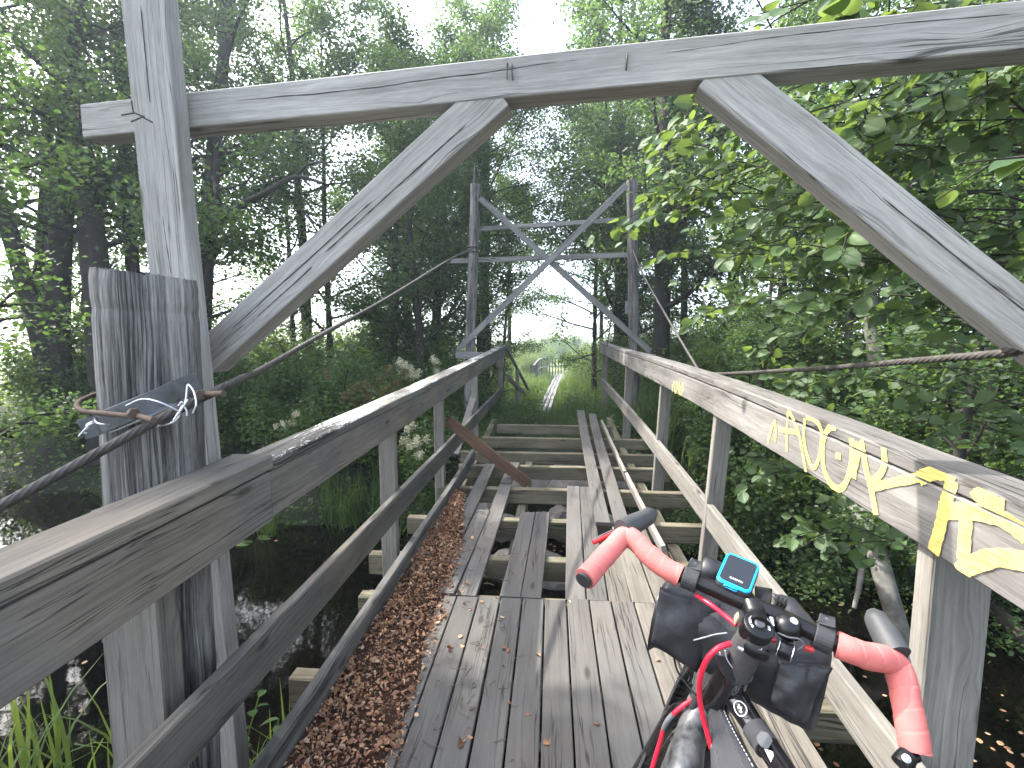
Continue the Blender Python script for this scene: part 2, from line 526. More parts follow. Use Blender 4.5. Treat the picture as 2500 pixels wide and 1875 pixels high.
M['leaf_dark'] = leaf_mat('alder leaves', [(.026, .052, .023), (.038, .074, .028), (.054, .098, .034)], (.16, .27, .06), .42)
M['leaf_mid'] = leaf_mat('bush leaves', [(.034, .068, .024), (.052, .098, .03), (.078, .13, .04)], (.22, .34, .06), .36)
M['leaf_light'] = leaf_mat('willow leaves', [(.06, .1, .04), (.09, .14, .055), (.12, .18, .07)], (.24, .34, .07), .38)
M['leaf_near'] = leaf_mat('near alder leaves', [(.04, .08, .032), (.055, .10, .038), (.085, .14, .05)], (.22, .32, .06), .36, .42, True)
M['grass'] = leaf_mat('grass blades', [(.035, .075, .02), (.06, .11, .03), (.09, .14, .04)], (.2, .3, .05), .35)
M['reed'] = leaf_mat('reed blades', [(.06, .11, .03), (.1, .16, .05), (.14, .2, .06)], (.3, .4, .06), .4)
M['flower'] = leaf_mat('cream flowers', [(.55, .54, .36), (.68, .65, .46), (.75, .72, .54)], (.4, .4, .25), .3, .8)
M['spent'] = leaf_mat('fading flower heads', [(.10, .09, .045), (.15, .12, .06), (.2, .17, .08)], (.2, .16, .06), .3, .8)
M['litter'] = leaf_mat('dry brown leaves', [(.09, .05, .032), (.26, .13, .078), (.42, .24, .14), (.17, .085, .05), (.56, .4, .26), (.3, .15, .09), (.48, .28, .16)], (.2, .08, .03), .18, .7, spec=.2)
M['twig'] = plain('dry twigs', (.13, .095, .07), .85, 0, .2, .4, 30)
M['humus'] = plain('needle and leaf crumbs', (.04, .022, .015), .95, 0, .1, .6, 90, 1.0, 120)
M['bark'] = plain('dark alder bark', (.045, .04, .036), .9, 0, .2, .5, 6, .9, 30)
M['bark_grey'] = plain('grey lichened bark', (.16, .155, .14), .9, 0, .2, .6, 9, .9, 30)
M['stone'] = plain('boulder stone', (.2, .185, .17), .85, 0, .3, .45, 5, .6, 25)


# ------------------------------------------------------------------ ground and water
def sstep(a, b, x):
    t = np.clip((x - a) / (b - a), 0, 1); return t * t * (3 - 2 * t)

def bank_line(x):
    """Y of the far shore at a given X"""
    l = 6.35 + 1.0 * sstep(2.4, 9, -x) + .22 * np.sin(x * 2.1) * sstep(1.2, 2.5, abs(x))
    r = -1.3 * sstep(1.6, 5.5, x) - 1.2 * sstep(6, 12, x)
    return l + r

def ground_z(x, y):
    x = np.asarray(x, float); y = np.asarray(y, float)
    bl = bank_line(x)
    far = -1.75 + 1.45 * sstep(-.5, 1.7, y - bl)
    side = .35 * sstep(1.3, 4.5, np.abs(x)) * sstep(6.5, 9, y)
    far = far + side * .5 - .034 * np.clip(y - 16, 0, 900) - .7 * sstep(10.5, 13.5, y)
    near = -1.75 + 1.2 * sstep(.4, -1.6, y - .1 * np.abs(x)) + .65 * sstep(-1.0, -3.0, x) * sstep(1.9, .8, y)
    near = np.maximum(near, -1.75 + 1.5 * sstep(-.2, 1.6, -x - 1.42 * y - .2) * sstep(6, 4.5, y))
    return np.maximum(far, near) + .05 * np.sin(x * 1.7 + y) * np.cos(y * 1.3 - x * .6)

def axis(segs):
    out = []
    for a, b, n in segs: out += list(np.linspace(a, b, n, endpoint=False))
    return np.array(out + [segs[-1][1]])

gx = axis([(-130, -40, 12), (-40, -14, 20), (-14, 14, 130), (14, 40, 20), (40, 130, 12)])
gy = axis([(-20, -4, 8), (-4, 22, 140), (22, 80, 40), (80, 150, 14)])
XX, YY = np.meshgrid(gx, gy)
ZZ = ground_z(XX, YY)
V = np.stack([XX, YY, ZZ], -1).reshape(-1, 3)
nx, ny = len(gx), len(gy)
I = np.arange(nx * ny).reshape(ny, nx)
Q = np.stack([I[:-1, :-1], I[:-1, 1:], I[1:, 1:], I[1:, :-1]], -1).reshape(-1, 4)
m_, t_, N_, P_ = new_mat('bank soil and turf')
tc_ = N_.new('ShaderNodeTexCoord')
n1 = noise_n(t_, tc_.outputs['Object'], 1.2, 6, .65); n2 = noise_n(t_, tc_.outputs['Object'], 14, 5, .7)
sx_ = N_.new('ShaderNodeSeparateXYZ'); lk(t_, tc_.outputs['Object'], sx_.inputs[0])
c_ = mixc(t_, ramp(t_, n1, [(.35, G(0)), (.65, G(1))]), (.022, .02, .013), (.03, .045, .016))
c_ = mixc(t_, ramp(t_, math_n(t_, 'MULTIPLY_ADD', n1, 8., sx_.outputs[1]), [(.0, G(0)), (1., G(1))]), c_, c_)
mr_ = N_.new('ShaderNodeMapRange'); mr_.inputs['From Min'].default_value = 16; mr_.inputs['From Max'].default_value = 26
lk(t_, sx_.outputs[1], mr_.inputs['Value'])
c_ = mixc(t_, mr_.outputs[0], c_, mixc(t_, n2, (.09, .13, .035), (.16, .18, .06)))
lk(t_, mixc(t_, 1.0, c_, ramp(t_, n2, [(.3, G(.6)), (.7, G(1.2))]), 'MULTIPLY'), P_.inputs['Base Color'])
P_.inputs['Roughness'].default_value = .95
b_ = N_.new('ShaderNodeBump'); b_.inputs['Strength'].default_value = .8; b_.inputs['Distance'].default_value = .05
lk(t_, n2, b_.inputs['Height']); lk(t_, b_.outputs[0], P_.inputs['Normal'])
g = np_mesh('ground', V, Q, m_, smooth=True); g['kind'] = 'structure'

WZ = -1.2
m_, t_, N_, P_ = new_mat('dark river water')
P_.inputs['Base Color'].default_value = (.002, .0017, .0013, 1)
P_.inputs['Roughness'].default_value = .035
P_.inputs['IOR'].default_value = 1.333
P_.inputs['Specular IOR Level'].default_value = .5
tc_ = N_.new('ShaderNodeTexCoord')
w1 = noise_n(t_, tc_.outputs['Object'], 3.0, 3, .5, (1, 1.6, 1)); w2 = noise_n(t_, tc_.outputs['Object'], 14.0, 2, .5)
b_ = N_.new('ShaderNodeBump'); b_.inputs['Strength'].default_value = .035; b_.inputs['Distance'].default_value = .03
lk(t_, math_n(t_, 'ADD', w1, math_n(t_, 'MULTIPLY', w2, .18)), b_.inputs['Height']); lk(t_, b_.outputs[0], P_.inputs['Normal'])
wv = np.array([(-60, -6, WZ), (40, -6, WZ), (40, 9.5, WZ), (-60, 9.5, WZ)], float)
wobj = np_mesh('water', wv, np.array([[0, 1, 2, 3]]), m_); wobj['kind'] = 'structure'


# ------------------------------------------------------------------ the footbridge
def zdeck(y):
    return .10 * sstep(3.5, 7.0, np.asarray(y, float)) + .30 * sstep(6.3, 10.5, np.asarray(y, float))

bridge = empty('footbridge', (0, 0, 0), 'grey timber footbridge with missing deck planks, handrails and open joists over dark water', 'footbridge')

# joists
JY = [-.75, 0, .75, 1.45, 2.1, 2.83, 3.4, 4.12, 4.9, 5.66, 6.42, 7.17, 7.95]
for k, y in enumerate(JY):
    z = float(zdeck(y)) - (.05 if y > 6 else 0) - (.02 if y > 7.5 else 0)
    xl = [-1.2, -1.32, -1.25, -1.3, -1.22, -1.18, -1.33, -1.26, -1.17, -1.1, -1.22, -1.05, -.9][k]
    xr = 1.35 if y < 7.5 else .95
    j = board('joist', (xl, y, z - .032 - .075), (xr, y - .004, z - .032 - .075), .085, .15, M['joist'], bridge, c=.006, seg=.3)
    j.name = 'joist'
# a packing block on the joist end beside the joint
board('packing_block', (-1.17, 2.92, -.13), (-1.0, 2.92, -.13), .07, .11, M['post'], bridge)
# stringers below
for x, ya, yb in ((-1.03, -1, 8.6), (-.3, 2.4, 6.6), (1.02, -1, 8.8)):
    pts = [(x, y, float(zdeck(y)) - .032 - .15 - .09) for y in np.linspace(ya, yb, 14)]
    mb = MB(); sweep(mb, pts, rect(.09, .16, .006)); mb.build('stringer', M['joist'], bridge)

def plank(x0, y0, x1, y1, w, z=0.0, th=.032, mat='deck', tilt=0.0, ragged=False, dz1=0.0):
    mb = MB()
    n = max(3, int((y1 - y0) / .22))
    pts = [(x0 + (x1 - x0) * t, y0 + (y1 - y0) * t, float(zdeck(y0 + (y1 - y0) * t)) + z + dz1 * t - th / 2 + rng.normal(0, .0009)) for t in np.linspace(0, 1, n)]
    pr = [rect(w * (1 + rng.normal(0, .004)), th, .004) for _ in pts]
    sweep(mb, pts, pr, (tilt, 0, 1))
    if ragged:     # splintered far end
        last = pts[-1]
        for q in range(7):
            a = -w / 2 + w * (q + .5) / 7
            l = rng.uniform(.01, .05)
            sweep(mb, [(last[0] + a, last[1] - .01, last[2] + .001), (last[0] + a, last[1] + l, last[2] - .001)], [rect(w / 7 * .98, th * .9, .001), rect(w / 7 * .35, th * .4, .001)])
    return mb.build('deck_plank', M[mat], bridge)

P = .1315
JOINT = 2.80
xs = [-.955 + P * k for k in range(15)]
for k, x in enumerate(xs):
    xc = x + P / 2
    dz = rng.normal(0, .0025)
    plank(xc, -.9, xc - .002, JOINT + rng.normal(0, .006) + xc * .03, P - rng.uniform(.006, .011), dz, mat='deck' if k < 11 else 'deck_worn')
jy = lambda x: JOINT + .008 + x * .03
# beyond the joint: what is left of the next lengths (x0, y0, x1, y1, width)
rows = [(-.9, jy(0), -.9, 4.6, .125, 'deck', 0), (-.775, jy(0), -.72, 5.62, .125, 'deck', 0),
        (-.648, jy(0), -.605, 4.22, .122, 'deck', 1), (-.515, jy(0), -.475, 4.93, .125, 'deck', 0),
        (-.245, jy(0), -.205, 4.2, .124, 'deck', 1), (-.118, jy(0), -.075, 4.22, .122, 'deck', 1),
        (.148, jy(0), .22, 4.93, .122, 'deck', 0), (.278, jy(0), .345, 4.9, .12, 'deck', 0),
        (.412, jy(0), .43, 3.42, .13, 'deck_worn', 0), (.548, jy(0), .56, 3.95, .13, 'deck_worn', 0), (.69, jy(0), .70, 4.1, .13, 'deck_worn', 0)]
for x0, y0, x1, y1, w, mt, rg in rows:
    plank(x0, y0, x1, y1, w, rng.normal(0, .002), mat=mt, ragged=bool(rg))
plank(-.475, 4.93, -.43, 5.64, .115, .012)
plank(.425, 3.95, .485, 8.4, .125, .034)
plank(.59, 3.9, .675, 8.3, .125, .003)
# upright strips along the right edge
for (xa, ya, xb, yb) in ((.80, 3.4, .79, 5.1), (.785, 5.15, .775, 7.6)):
    z0, z1 = float(zdeck(ya)), float(zdeck(yb))
    board('edge_board', (xa, ya, z0 + .035), (xb, yb, z1 + .035), .035, .12, M['post'], bridge, up=(-.25, 0, 1))
# left kerb
kp = [(-.97, y, float(zdeck(y)) + .06 - .05 * sstep(3.5, 5.5, y)) for y in np.linspace(-.9, 5.9, 20)]
mb = MB(); sweep(mb, kp, rect(.05, .15, .006)); mb.build('kerb_board', M['kerb'], bridge)

def fit(pts, X, ylo, yhi, n, deg=2):
    P3 = np.array([pX(px, py, X) for px, py in pts])
    w = 1 / (.4 + .25 * P3[:, 1])
    c = np.polyfit(P3[:, 1], P3[:, 2], deg, w=w)
    ys = np.linspace(ylo, yhi, n)
    return ys, np.polyval(c, ys)

# left handrail: a flat cap on a side board
ys, zs = fit([(0, 1440), (488, 1200), (900, 1019), (1085, 913), (1235, 844)], -1.05, -.6, 11.0, 40)
lrail = lambda y: float(np.interp(y, ys, zs))
def rail_run(name, X, y0, y1, zoff, w, h, mat, zf, roll=0.0, n=None):
    n = n or max(4, int((y1 - y0) / .22))
    pts = [(X, y, zf(y) + zoff + rng.normal(0, .0007)) for y in np.linspace(y0, y1, n)]
    mb = MB(); sweep(mb, pts, rect(w, h, .006), (roll, 0, 1)); return mb.build(name, M[mat], bridge)
rail_run('handrail_cap', -1.128, -.6, 1.735, -.01, .158, .055, 'rail_dark', lrail)
rail_run('handrail_cap', -1.122, 1.74, 5.9, -.022, .145, .045, 'cap_lichen', lrail)
rail_run('handrail_cap', -1.122, 5.905, 11.0, -.022, .145, .045, 'cap_lichen', lrail)
rail_run('handrail_board', -1.0745, -.6, 1.72, -.14, .045, .19, 'rail_dark', lrail)
rail_run('handrail_board', -1.0765, 1.725, 5.8, -.135, .045, .176, 'rail_dark', lrail)
rail_run('handrail_board', -1.0765, 5.805, 10.98, -.135, .045, .17, 'rail_dark', lrail)
# right handrail
ys2, zs2 = fit([(2500, 1282), (2243, 1168), (2021, 1067), (1800, 966), (1742, 942), (1532, 866), (1463, 838)], 1.05, -.6, 11.2, 40, 3)
rrail = lambda y: float(np.interp(y, np.concatenate([[-.6, .9], ys2[ys2 > .9]]), np.concatenate([[1.135, float(np.interp(.9, ys2, zs2))], zs2[ys2 > .9]])))
rail_run('handrail_cap', 1.1225, -.6, 3.29, .0245, .145, .045, 'rail_light', rrail)
rail_run('handrail_cap', 1.1245, 3.297, 7.2, .0225, .145, .045, 'rail_light', rrail)
rail_run('handrail_cap', 1.1245, 7.205, 11.15, .0225, .145, .045, 'rail_light', rrail)
hb_near = rail_run('handrail_board', 1.0735, -.6, 3.285, -.0965, .045, .186, 'rail_light', rrail)
hb_mid = rail_run('handrail_board', 1.0755, 3.292, 7.0, -.0965, .045, .18, 'rail_light', rrail)
rail_run('handrail_board', 1.0755, 7.005, 11.1, -.0925, .045, .17, 'rail_light', rrail)
# mid rails
ys3, zs3 = fit([(334, 1875), (900, 1277), (963, 1206), (1146, 1035), (1227, 946)], -1.05, -.6, 10.4, 30, 1)
lmid = lambda y: float(np.interp(y, ys3, zs3))
rail_run('mid_rail', -1.0725, -.6, 10.3, -.085, .045, .17, 'rail_mid', lmid)
ys4, zs4 = fit([(2195, 1826), (2024, 1620), (1888, 1430), (1845, 1374), (1693, 1200), (1553, 1011), (1467, 925)], 1.05, -.6, 10.9, 30, 2)
rmid = lambda y: float(np.interp(y, np.concatenate([[-.6, 1.2], ys4[ys4 > 1.2]]), np.concatenate([[.30, float(np.interp(1.2, ys4, zs4))], zs4[ys4 > 1.2]])))
rail_run('mid_rail', 1.0725, -.6, 10.8, -.085, .045, .165, 'post', rmid)

# rail posts
def rpost(xt, xb, y, zt, zb, w=.115, d=.06, mat='post', ydrift=0.0):
    return board('rail_post', (xb, y + ydrift, zb), (xt, y, zt), w, d, M[mat], bridge, up=(0, 1, 0), c=.005, seg=.3)
rpost(-1.265, -1.265, 1.342, 1.05, -1.7, .19, .084)
for y, w in ((3.33, .115), (4.9, .1), (7.22, .1), (10.9, .11)):
    rpost(-1.155, -1.15, y, lrail(y) - .05, -.45 if y < 8 else -.3, w)
rpost(1.18, 1.175, 1.485, 1.1, -1.7, .165, .07)
for y, dx in ((3.36, .1), (5.05, .08), (7.5, .03), (11.0, 0.)):
    rpost(1.155, 1.155 - dx, y, rrail(y) - .02, -.35 if y < 8 else -.2, .11)
# outward struts at two left posts
board('strut', pY(1160, 958, 7.3), pY(1113, 1110, 6.5), .09, .05, M['post'], bridge, up=(0, 1, 0))
board('strut', (1.18, 5.05, .35), (1.5, 4.2, -.12), .08, .045, M['post'], bridge, up=(0, 1, 0))
# short stub where the left rail ends and the ramp rail that slopes on beyond
board('rail_block', pY(1222, 868, 10.8), pY(1222, 896, 10.8), .16, .09, M['post'], bridge, up=(0, 1, 0))
board('ramp_rail', (-1.05, 11.05, 1.30), (-.66, 13.2, .12), .12, .05, M['path'], bridge, up=(1, 0, .3))
board('ramp_post', (-.86, 12.0, .72), (-.86, 12.0, -.5), .09, .05, M['post'], bridge, up=(0, 1, 0))
board('ramp_board', (-1.02, 11.05, .62), (-.72, 12.7, .05), .14, .03, M['rail_dark'], bridge, up=(1, 0, .3))

# graffiti on the right rail: strokes lie on the board face and the cap edge
LAY = [0]
def stroke(mb, pts, wd, X=1.0485):
    LAY[0] += 1; X -= .00012 * LAY[0] % .003
    P3 = np.array([pX(px, py, X) for px, py in pts])
    P3 = smooth_path(P3, 5 * len(P3)) if len(P3) > 2 else P3
    t = nrm(np.gradient(P3, axis=0))
    sd = np.cross(t, [1, 0, 0])
    n = len(P3)
    for s in range(n - 1):
        a0, a1 = P3[s] - t[s] * wd * .02, P3[s + 1]
        wa, wb = wd * rng.uniform(.9, 1.08) / 2, wd * rng.uniform(.9, 1.08) / 2
        if s == 0: wb0 = wb
        else: wa = wb0
        wb0 = wb
        q = [P3[s] + sd[s] * wa, P3[s] - sd[s] * wa, P3[s + 1] - sd[s + 1] * wb, P3[s + 1] + sd[s + 1] * wb]
        q = [(X, v[1], v[2]) for v in q]
        # keep the paint off the open seam and inside the board
        mb.add(q, [(0, 1, 2, 3)], [[(v[1], v[2]) for v in q]])
def on_faces(mb, y_split):
    """split strokes at the seam: drop the slivers that would bridge it, cut at the board's lower edge and the cap's top"""
    out = MB()
    for f, u in zip(mb.f, mb.uv):
        poly = [np.array(mb.v[i]) for i in f]
        for lo, hi in ((-.187, -.004), (.003, .0455)):
            pp = poly
            for sgn, lim in ((1, lo), (-1, hi)):
                res = []
                for i in range(len(pp)):
                    a, b = pp[i], pp[(i + 1) % len(pp)]
                    ha = sgn * (a[2] - rrail(a[1]) - lim); hb = sgn * (b[2] - rrail(b[1]) - lim)
                    if ha >= 0: res.append(a)
                    if ha * hb < 0: res.append(a + (b - a) * ha / (ha - hb))
                pp = res
                if len(pp) < 3: break
            if len(pp) >= 3:
                out.add(pp, [list(range(len(pp)))], [[(v[1], v[2]) for v in pp]])
    return out
z7 = lambda x, y: (1800 + x / 3.16, 950 + y / 3.16)
mb = MB()
for w, pts in [(.018, [(235, 415), (262, 310), (288, 245)]), (.018, [(288, 240), (300, 330), (288, 405)]), (.024, [(290, 350), (292, 400)]),
               (.022, [(320, 310), (380, 320), (470, 335)]), (.016, [(390, 160), (384, 300), (382, 480)]), (.018, [(400, 170), (470, 330), (530, 640)]),
               (.02, [(520, 225), (515, 400), (560, 570), (600, 600), (635, 500), (650, 330), (600, 240), (530, 215)]),
               (.026, [(760, 290), (700, 310), (660, 420), (665, 600), (720, 730), (790, 770), (850, 690), (885, 520), (880, 380)]),
               (.032, [(780, 490), (778, 540)]), (.03, [(905, 400), (905, 560), (895, 690)]), (.026, [(900, 640), (950, 440), (980, 420)]),
               (.026, [(960, 430), (990, 600), (1030, 760), (1070, 970)]), (.026, [(1130, 450), (1130, 600), (1060, 700), (1010, 690)]),
               (.028, [(1050, 755), (1200, 720), (1400, 680)]), (0.041, [(1400, 690), (1500, 650), (1600, 650), (1680, 700)]),
               (0.038, [(1660, 700), (1600, 900), (1560, 1080), (1510, 1260)]), (0.038, [(1770, 880), (1760, 1050), (1740, 1330)]),
               (0.043, [(1560, 930), (1700, 940), (1860, 950), (2040, 1000), (2230, 1130)]),
               (.03, [(1830, 780), (1850, 820), (1930, 860), (2060, 900)]), (.045, [(1840, 840), (1900, 830), (1980, 890)]),
               (0.043, [(1700, 1410), (1850, 1340), (2000, 1300), (2230, 1330)])]:
    stroke(mb, [z7(*p) for p in pts], w * 1.05)
g1 = on_faces(mb, 0).build('graffiti', M['yellow'], hb_near)
g1['label'] = 'yellow sprayed tag of tall scrawled letters and a dot'
mb = MB()
zt = lambda x, y: (1640 + x / 18.43, 900 + y / 18.43)
for w, pts in [(.012, [(90, 560), (110, 800), (150, 1120)]), (.014, [(215, 560), (205, 900), (170, 1130)]), (.012, [(340, 560), (330, 850), (340, 1180)]),
               (.014, [(260, 820), (350, 940), (470, 760), (530, 680)]), (.014, [(480, 830), (510, 930), (400, 1180)]), (.012, [(20, 700), (30, 1040)])]:
    stroke(mb, [zt(*p) for p in pts], w * 1.6, 1.0515)
on_faces(mb, 0).build('graffiti', M['yellow'], hb_mid)

# the loose brown board that leans from the second left post down to a joist
lp = MB()
a, b_, c_ = np.array(pY(1093, 1027, 5.03)), np.array(pY(1196, 1108, 5.06)), np.array(pY(1290, 1182, 5.08))
sweep(lp, resample([a, c_], .2)[0], rect(.115, .04, .005), (0, -1, 0))
tag(lp.build('loose_board', M['brown'], None), 'reddish brown board leaning from the left rail down onto the joists', 'board')


# ------------------------------------------------------------------ portal frames and cables
def round_pole(name, p0, p1, r, mat, parent, deep=.012, n=72, seed=1, ring=-9., slant=0.):
    rr = np.random.default_rng(seed)
    mb = MB()
    base = np.zeros(n)
    for _ in range(16):      # drying cracks that run the length
        k = rr.integers(0, n); base[k] -= rr.uniform(.25, 1.0)
    base += rr.normal(0, .3, n)
    L = float(np.linalg.norm(np.subtract(p1, p0)))
    pts, q = resample([p0, p1], .03)
    pr = []
    ph = rr.uniform(0, 6, n)
    for t in q * L:
        d = deep * (base * (.6 + .4 * np.sin(t * 2.3 + ph)) + rr.normal(0, .05, n))
        th = np.arange(n) / n * 2 * math.pi
        rad = r + d - .005 * math.exp(-((t - L + ring) / .008) ** 2) + (.0 if t < L - .02 else -.004)
        pr.append(np.stack([np.cos(th) * rad, np.sin(th) * rad], 1))
    sweep(mb, pts, pr, (0, 1, 0))
    if slant:
        mb.v = [(v[0], v[1], v[2] - slant * (v[0] - p1[0]) * max(0, (v[2] - p1[2] + .2) / .2) + (rr.normal(0, .0025) if v[2] > p1[2] - .01 else 0)) for v in mb.v]
    return mb.build(name, M[mat], parent)

portal = empty('portal_frame', (-1.33, 1.5, -1.6), 'large grey timber portal with crossbeam and two braces spanning the bridge close by', 'portal frame')
round_pole('wooden_pole', tuple(pD(346, 1170, 1.62) * np.array([1, 1, 0]) + np.array([0, 0, -1.8])), tuple(pD(356, 672, 1.62)), .143, 'pole', portal, .009, 180, 3, .115, .11)
def ydx(X): return 1.95 - (X + 1.917) * .1153     # the crossbeam stands a little askew
board('square_post', (-1.395, 1.86, -.6), (-1.51, 1.815, 3.6), .168, .075, M['beam'], portal, up=(0, 1, .03), seg=.4)
board('crossbeam', (-1.917, ydx(-1.917) + .05, 2.438), (1.75, ydx(1.75) + .05, 2.43), .1, .13, M['beam'], portal, seg=.5)
board('square_post', (1.57, 1.5, -.6), (1.60, 1.46, 3.6), .168, .075, M['beam'], portal, up=(0, 1, 0), seg=.4)
def brace(p0, p1):
    d = nrm(np.subtract(p1, p0)); fr = np.array([-.1153, -1, 0])
    return board('brace', p0, p1, .135, .094, M['beam'], portal, up=tuple(np.array([.1153, 1, 0])), seg=.4)
brace((-1.42, ydx(-1.42) + .05, 1.47), (-.19, ydx(-.19) + .05, 2.40))
brace((1.50, ydx(1.5) + .05, 1.52), (.50, ydx(.5) + .05, 2.40))
# bent nails on the post and the crossbeam
for pts in ([(-1.50, 1.775, 2.365), (-1.50, 1.73, 2.36), (-1.545, 1.725, 2.352)], [(-1.47, 1.775, 2.345), (-1.47, 1.73, 2.345), (-1.51, 1.725, 2.328)], [(-1.503, 1.73, 2.36), (-1.503, 1.725, 2.40)]):
    tube('nail', pts, .0028, M['nail'], portal, 6)
for xx, zz, dx in ((-.16, 2.475, 0), (-.145, 2.47, .004), (.23, 2.465, -.003)):
    yb = ydx(xx) - .003
    tube('nail', [(xx, yb + .02, zz), (xx, yb - .006, zz), (xx + dx, yb - .006, zz - .05)], .0032, M['nail'], portal, 6)

def crack(pts, n, amp):
    q = smooth_path(pts, n); q[:, 2] += np.cumsum(rng.normal(0, amp, n)) - np.linspace(0, 1, n) * 0
    return tube('drying_crack', q, np.concatenate([[.0004], np.full(n - 2, .0016), [.0004]]) * rng.uniform(.6, 1.4, n), M['nail'], portal, 5)
crack([(X_, ydx(X_) - .0005, z_) for X_, z_ in ((-1.2, 2.452), (-.8, 2.447), (-.4, 2.452), (0, 2.462), (.4, 2.455), (.8, 2.462), (1.3, 2.452))], 60, .0012)
crack([(-1.475 + .004, 1.7925, 2.15), (-1.468, 1.794, 1.98), (-1.455, 1.796, 1.80)], 20, 0)
crack([(-1.492, 1.784, 2.75), (-1.488, 1.788, 2.5), (-1.486, 1.79, 2.42)], 20, 0)
bdir = np.array([-.19 + 1.42, ydx(-.19) - ydx(-1.42), 2.40 - 1.47]); b0_ = np.array([-1.42, ydx(-1.42) + .0015, 1.47])
for f0, f1, o_ in ((.12, .62, .012), (.45, .9, -.012), (.2, .4, -.02)):
    crack([tuple(b0_ + bdir * f + np.array([-.6, .07, .8]) * o_) for f in (f0, (f0 + f1) / 2, f1)], 30, .0004)
c0_ = np.array([1.50, ydx(1.5) + .0015, 1.52]); cdir = np.array([-1.0, ydx(.5) - ydx(1.5), .88])
crack([tuple(c0_ + cdir * f + np.array([.6, -.07, .8]) * .008) for f in (.05, .3, .52)], 30, .0004)

far = empty('portal_frame', (-1.4, 8.8, -.4), 'distant weathered pole portal with an X of diagonal boards across it', 'portal frame')
round_pole('wooden_pole', pY(1143, 1010, 8.8), pY(1161, 450, 8.8), .09, 'pole', far, .006, 40, 5)
round_pole('wooden_pole', pY(1550, 1010, 8.8), pY(1543, 440, 8.8), .092, 'pole', far, .006, 40, 6)
def fb(a, b, y, w=.1, th=.04): board('diagonal_board' if abs(a[1] - b[1]) > 60 else 'cross_board', pY(*a, y), pY(*b, y), w, th, M['beam_far'], far, up=(0, 1, 0), seg=.5)
fb((1172, 484), (1587, 858), 8.70)
fb((1119, 853), (1530, 452), 8.64)
fb((1150, 561), (1545, 535), 8.92, .075)
fb((1101, 638), (1545, 622), 8.92, .085)
fb((1113, 866), (1200, 870), 8.68, .13)
fb((1535, 867), (1600, 874), 8.68, .13)
for py_ in (603, 615): 
    p = pY(1156, py_, 8.8)
    a_ = np.linspace(0, 2 * math.pi, 17)
    tube('wire_band', np.stack([p[0] + .102 * np.cos(a_), p[1] + .102 * np.sin(a_), p[2] + .01 * np.sin(a_)], 1), .012, M['rope'], far, 6)
tube('wire_band', [pY(1158, 446, 8.75), pY(1160, 400, 8.75)], .02, M['rope'], far, 6)
pl = pY(1530, 752, 8.68); board('white_plate', pl + np.array([0, 0, -.1]), pl + np.array([0, 0, .12]), .06, .01, M['galv'], far, up=(0, 1, 0))

def cable(name, pts, r, label, dense=3.2):
    P3 = smooth_path(pts, 260)
    L = np.concatenate([[0], np.cumsum(np.linalg.norm(np.diff(P3, axis=0), axis=1))])
    q = [0.0]
    while q[-1] < L[-1]: q.append(q[-1] + (.011 if q[-1] < dense else .022))
    q = np.array(q); q[-1] = L[-1]
    P3 = np.stack([np.interp(q, L, P3[:, k]) for k in range(3)], 1)
    th = np.arange(24) / 24 * 2 * math.pi
    rad = r * (.86 + .2 * np.abs(np.cos(th * 3)))
    mb = MB()
    sweep(mb, P3, np.stack([np.cos(th) * rad, np.sin(th) * rad], 1), (0, 0, 1), True, twist=q * 2 * math.pi / (r * 13))
    return tag(mb.build(name, M['rope'], None), label, 'cable')
CR = .0135
c_a, c_b = pD(0, 1236, 1.25), pD(400, 1018, 1.43)
cl = [c_a + (c_a - c_b) * 1.6, c_a + (c_a - c_b) * .7, c_a, c_a * .5 + c_b * .5, c_b, pD(480, 978, 1.50), pD(560, 938, 1.60), pX(650, 895, -1.33), pX(791, 814, -1.38), pX(955, 722, -1.42), pX(1101, 632, -1.44), pY(1152, 608, 8.74)]
cable('steel_cable', cl, CR, 'rusty twisted steel cable rising from the split pole to the far portal')
cr_ = [(1.75, -.3, 1.7)] + [pX(2600, 846, 1.42), pX(2500, 858, 1.42), pX(2200, 884, 1.42), pX(1950, 903, 1.42), pX(1723, 911, 1.40), pX(1690, 878, 1.40), pX(1573, 676, 1.42), pY(1545, 610, 8.72)]
cable('steel_cable', cr_, CR, 'rusty twisted steel cable sagging behind the graffitied right handrail')
# thin hanger rod beside the far right pole
tag(tube('hanger_rod', [pY(1482, 845, 9.4), pY(1506, 690, 9.4)], .012, M['rope'], None, 6), 'thin dark rod standing inside the right pole of the distant portal', 'rod')

# saddle that holds the left cable to the pole
sad = empty('cable_saddle', pD(400, 1010, 1.47), 'galvanised cable saddle bolted round the split pole and tied with wire', 'cable clamp')
cp = pD(349, 1000, 1.62)[:2]
def around(a0, a1, n, r, za, zb, sag=0.0):
    out = []
    for t in np.linspace(0, 1, n):
        a = math.radians(a0 + (a1 - a0) * t)
        out.append((cp[0] + r * math.cos(a), cp[1] + r * math.sin(a), za + (zb - za) * t - sag * math.sin(math.pi * t)))
    return np.array(out)
zc0, zc1 = float(pD(353, 1052, 1.43)[2]), float(pD(520, 975, 1.55)[2])
A = around(-99, -12, 16, .152, zc0 + .006, zc1 + .03, .0)
A = np.vstack([A[0] + np.array([-.022, -.022, -.008]), A, A[-1] + np.array([.03, .06, .02])])
mb = MB(); sweep(mb, A, rect(.004, .062, .001)); mb.build('curved_plate', M['galv'], sad)
A2 = around(-72, -22, 12, .172, zc0 - .006, zc1 - .012)
mb = MB(); sweep(mb, A2, rect(.055, .005, .001)); mb.build('bottom_lip', M['galv'], sad)
ub = around(-108, -300, 22, .162, zc0 + .05, zc1 + .06)
tube('u_bolt', np.vstack([[pD(352, 1018, 1.405)], ub]), .0075, M['rust'], sad, 10)
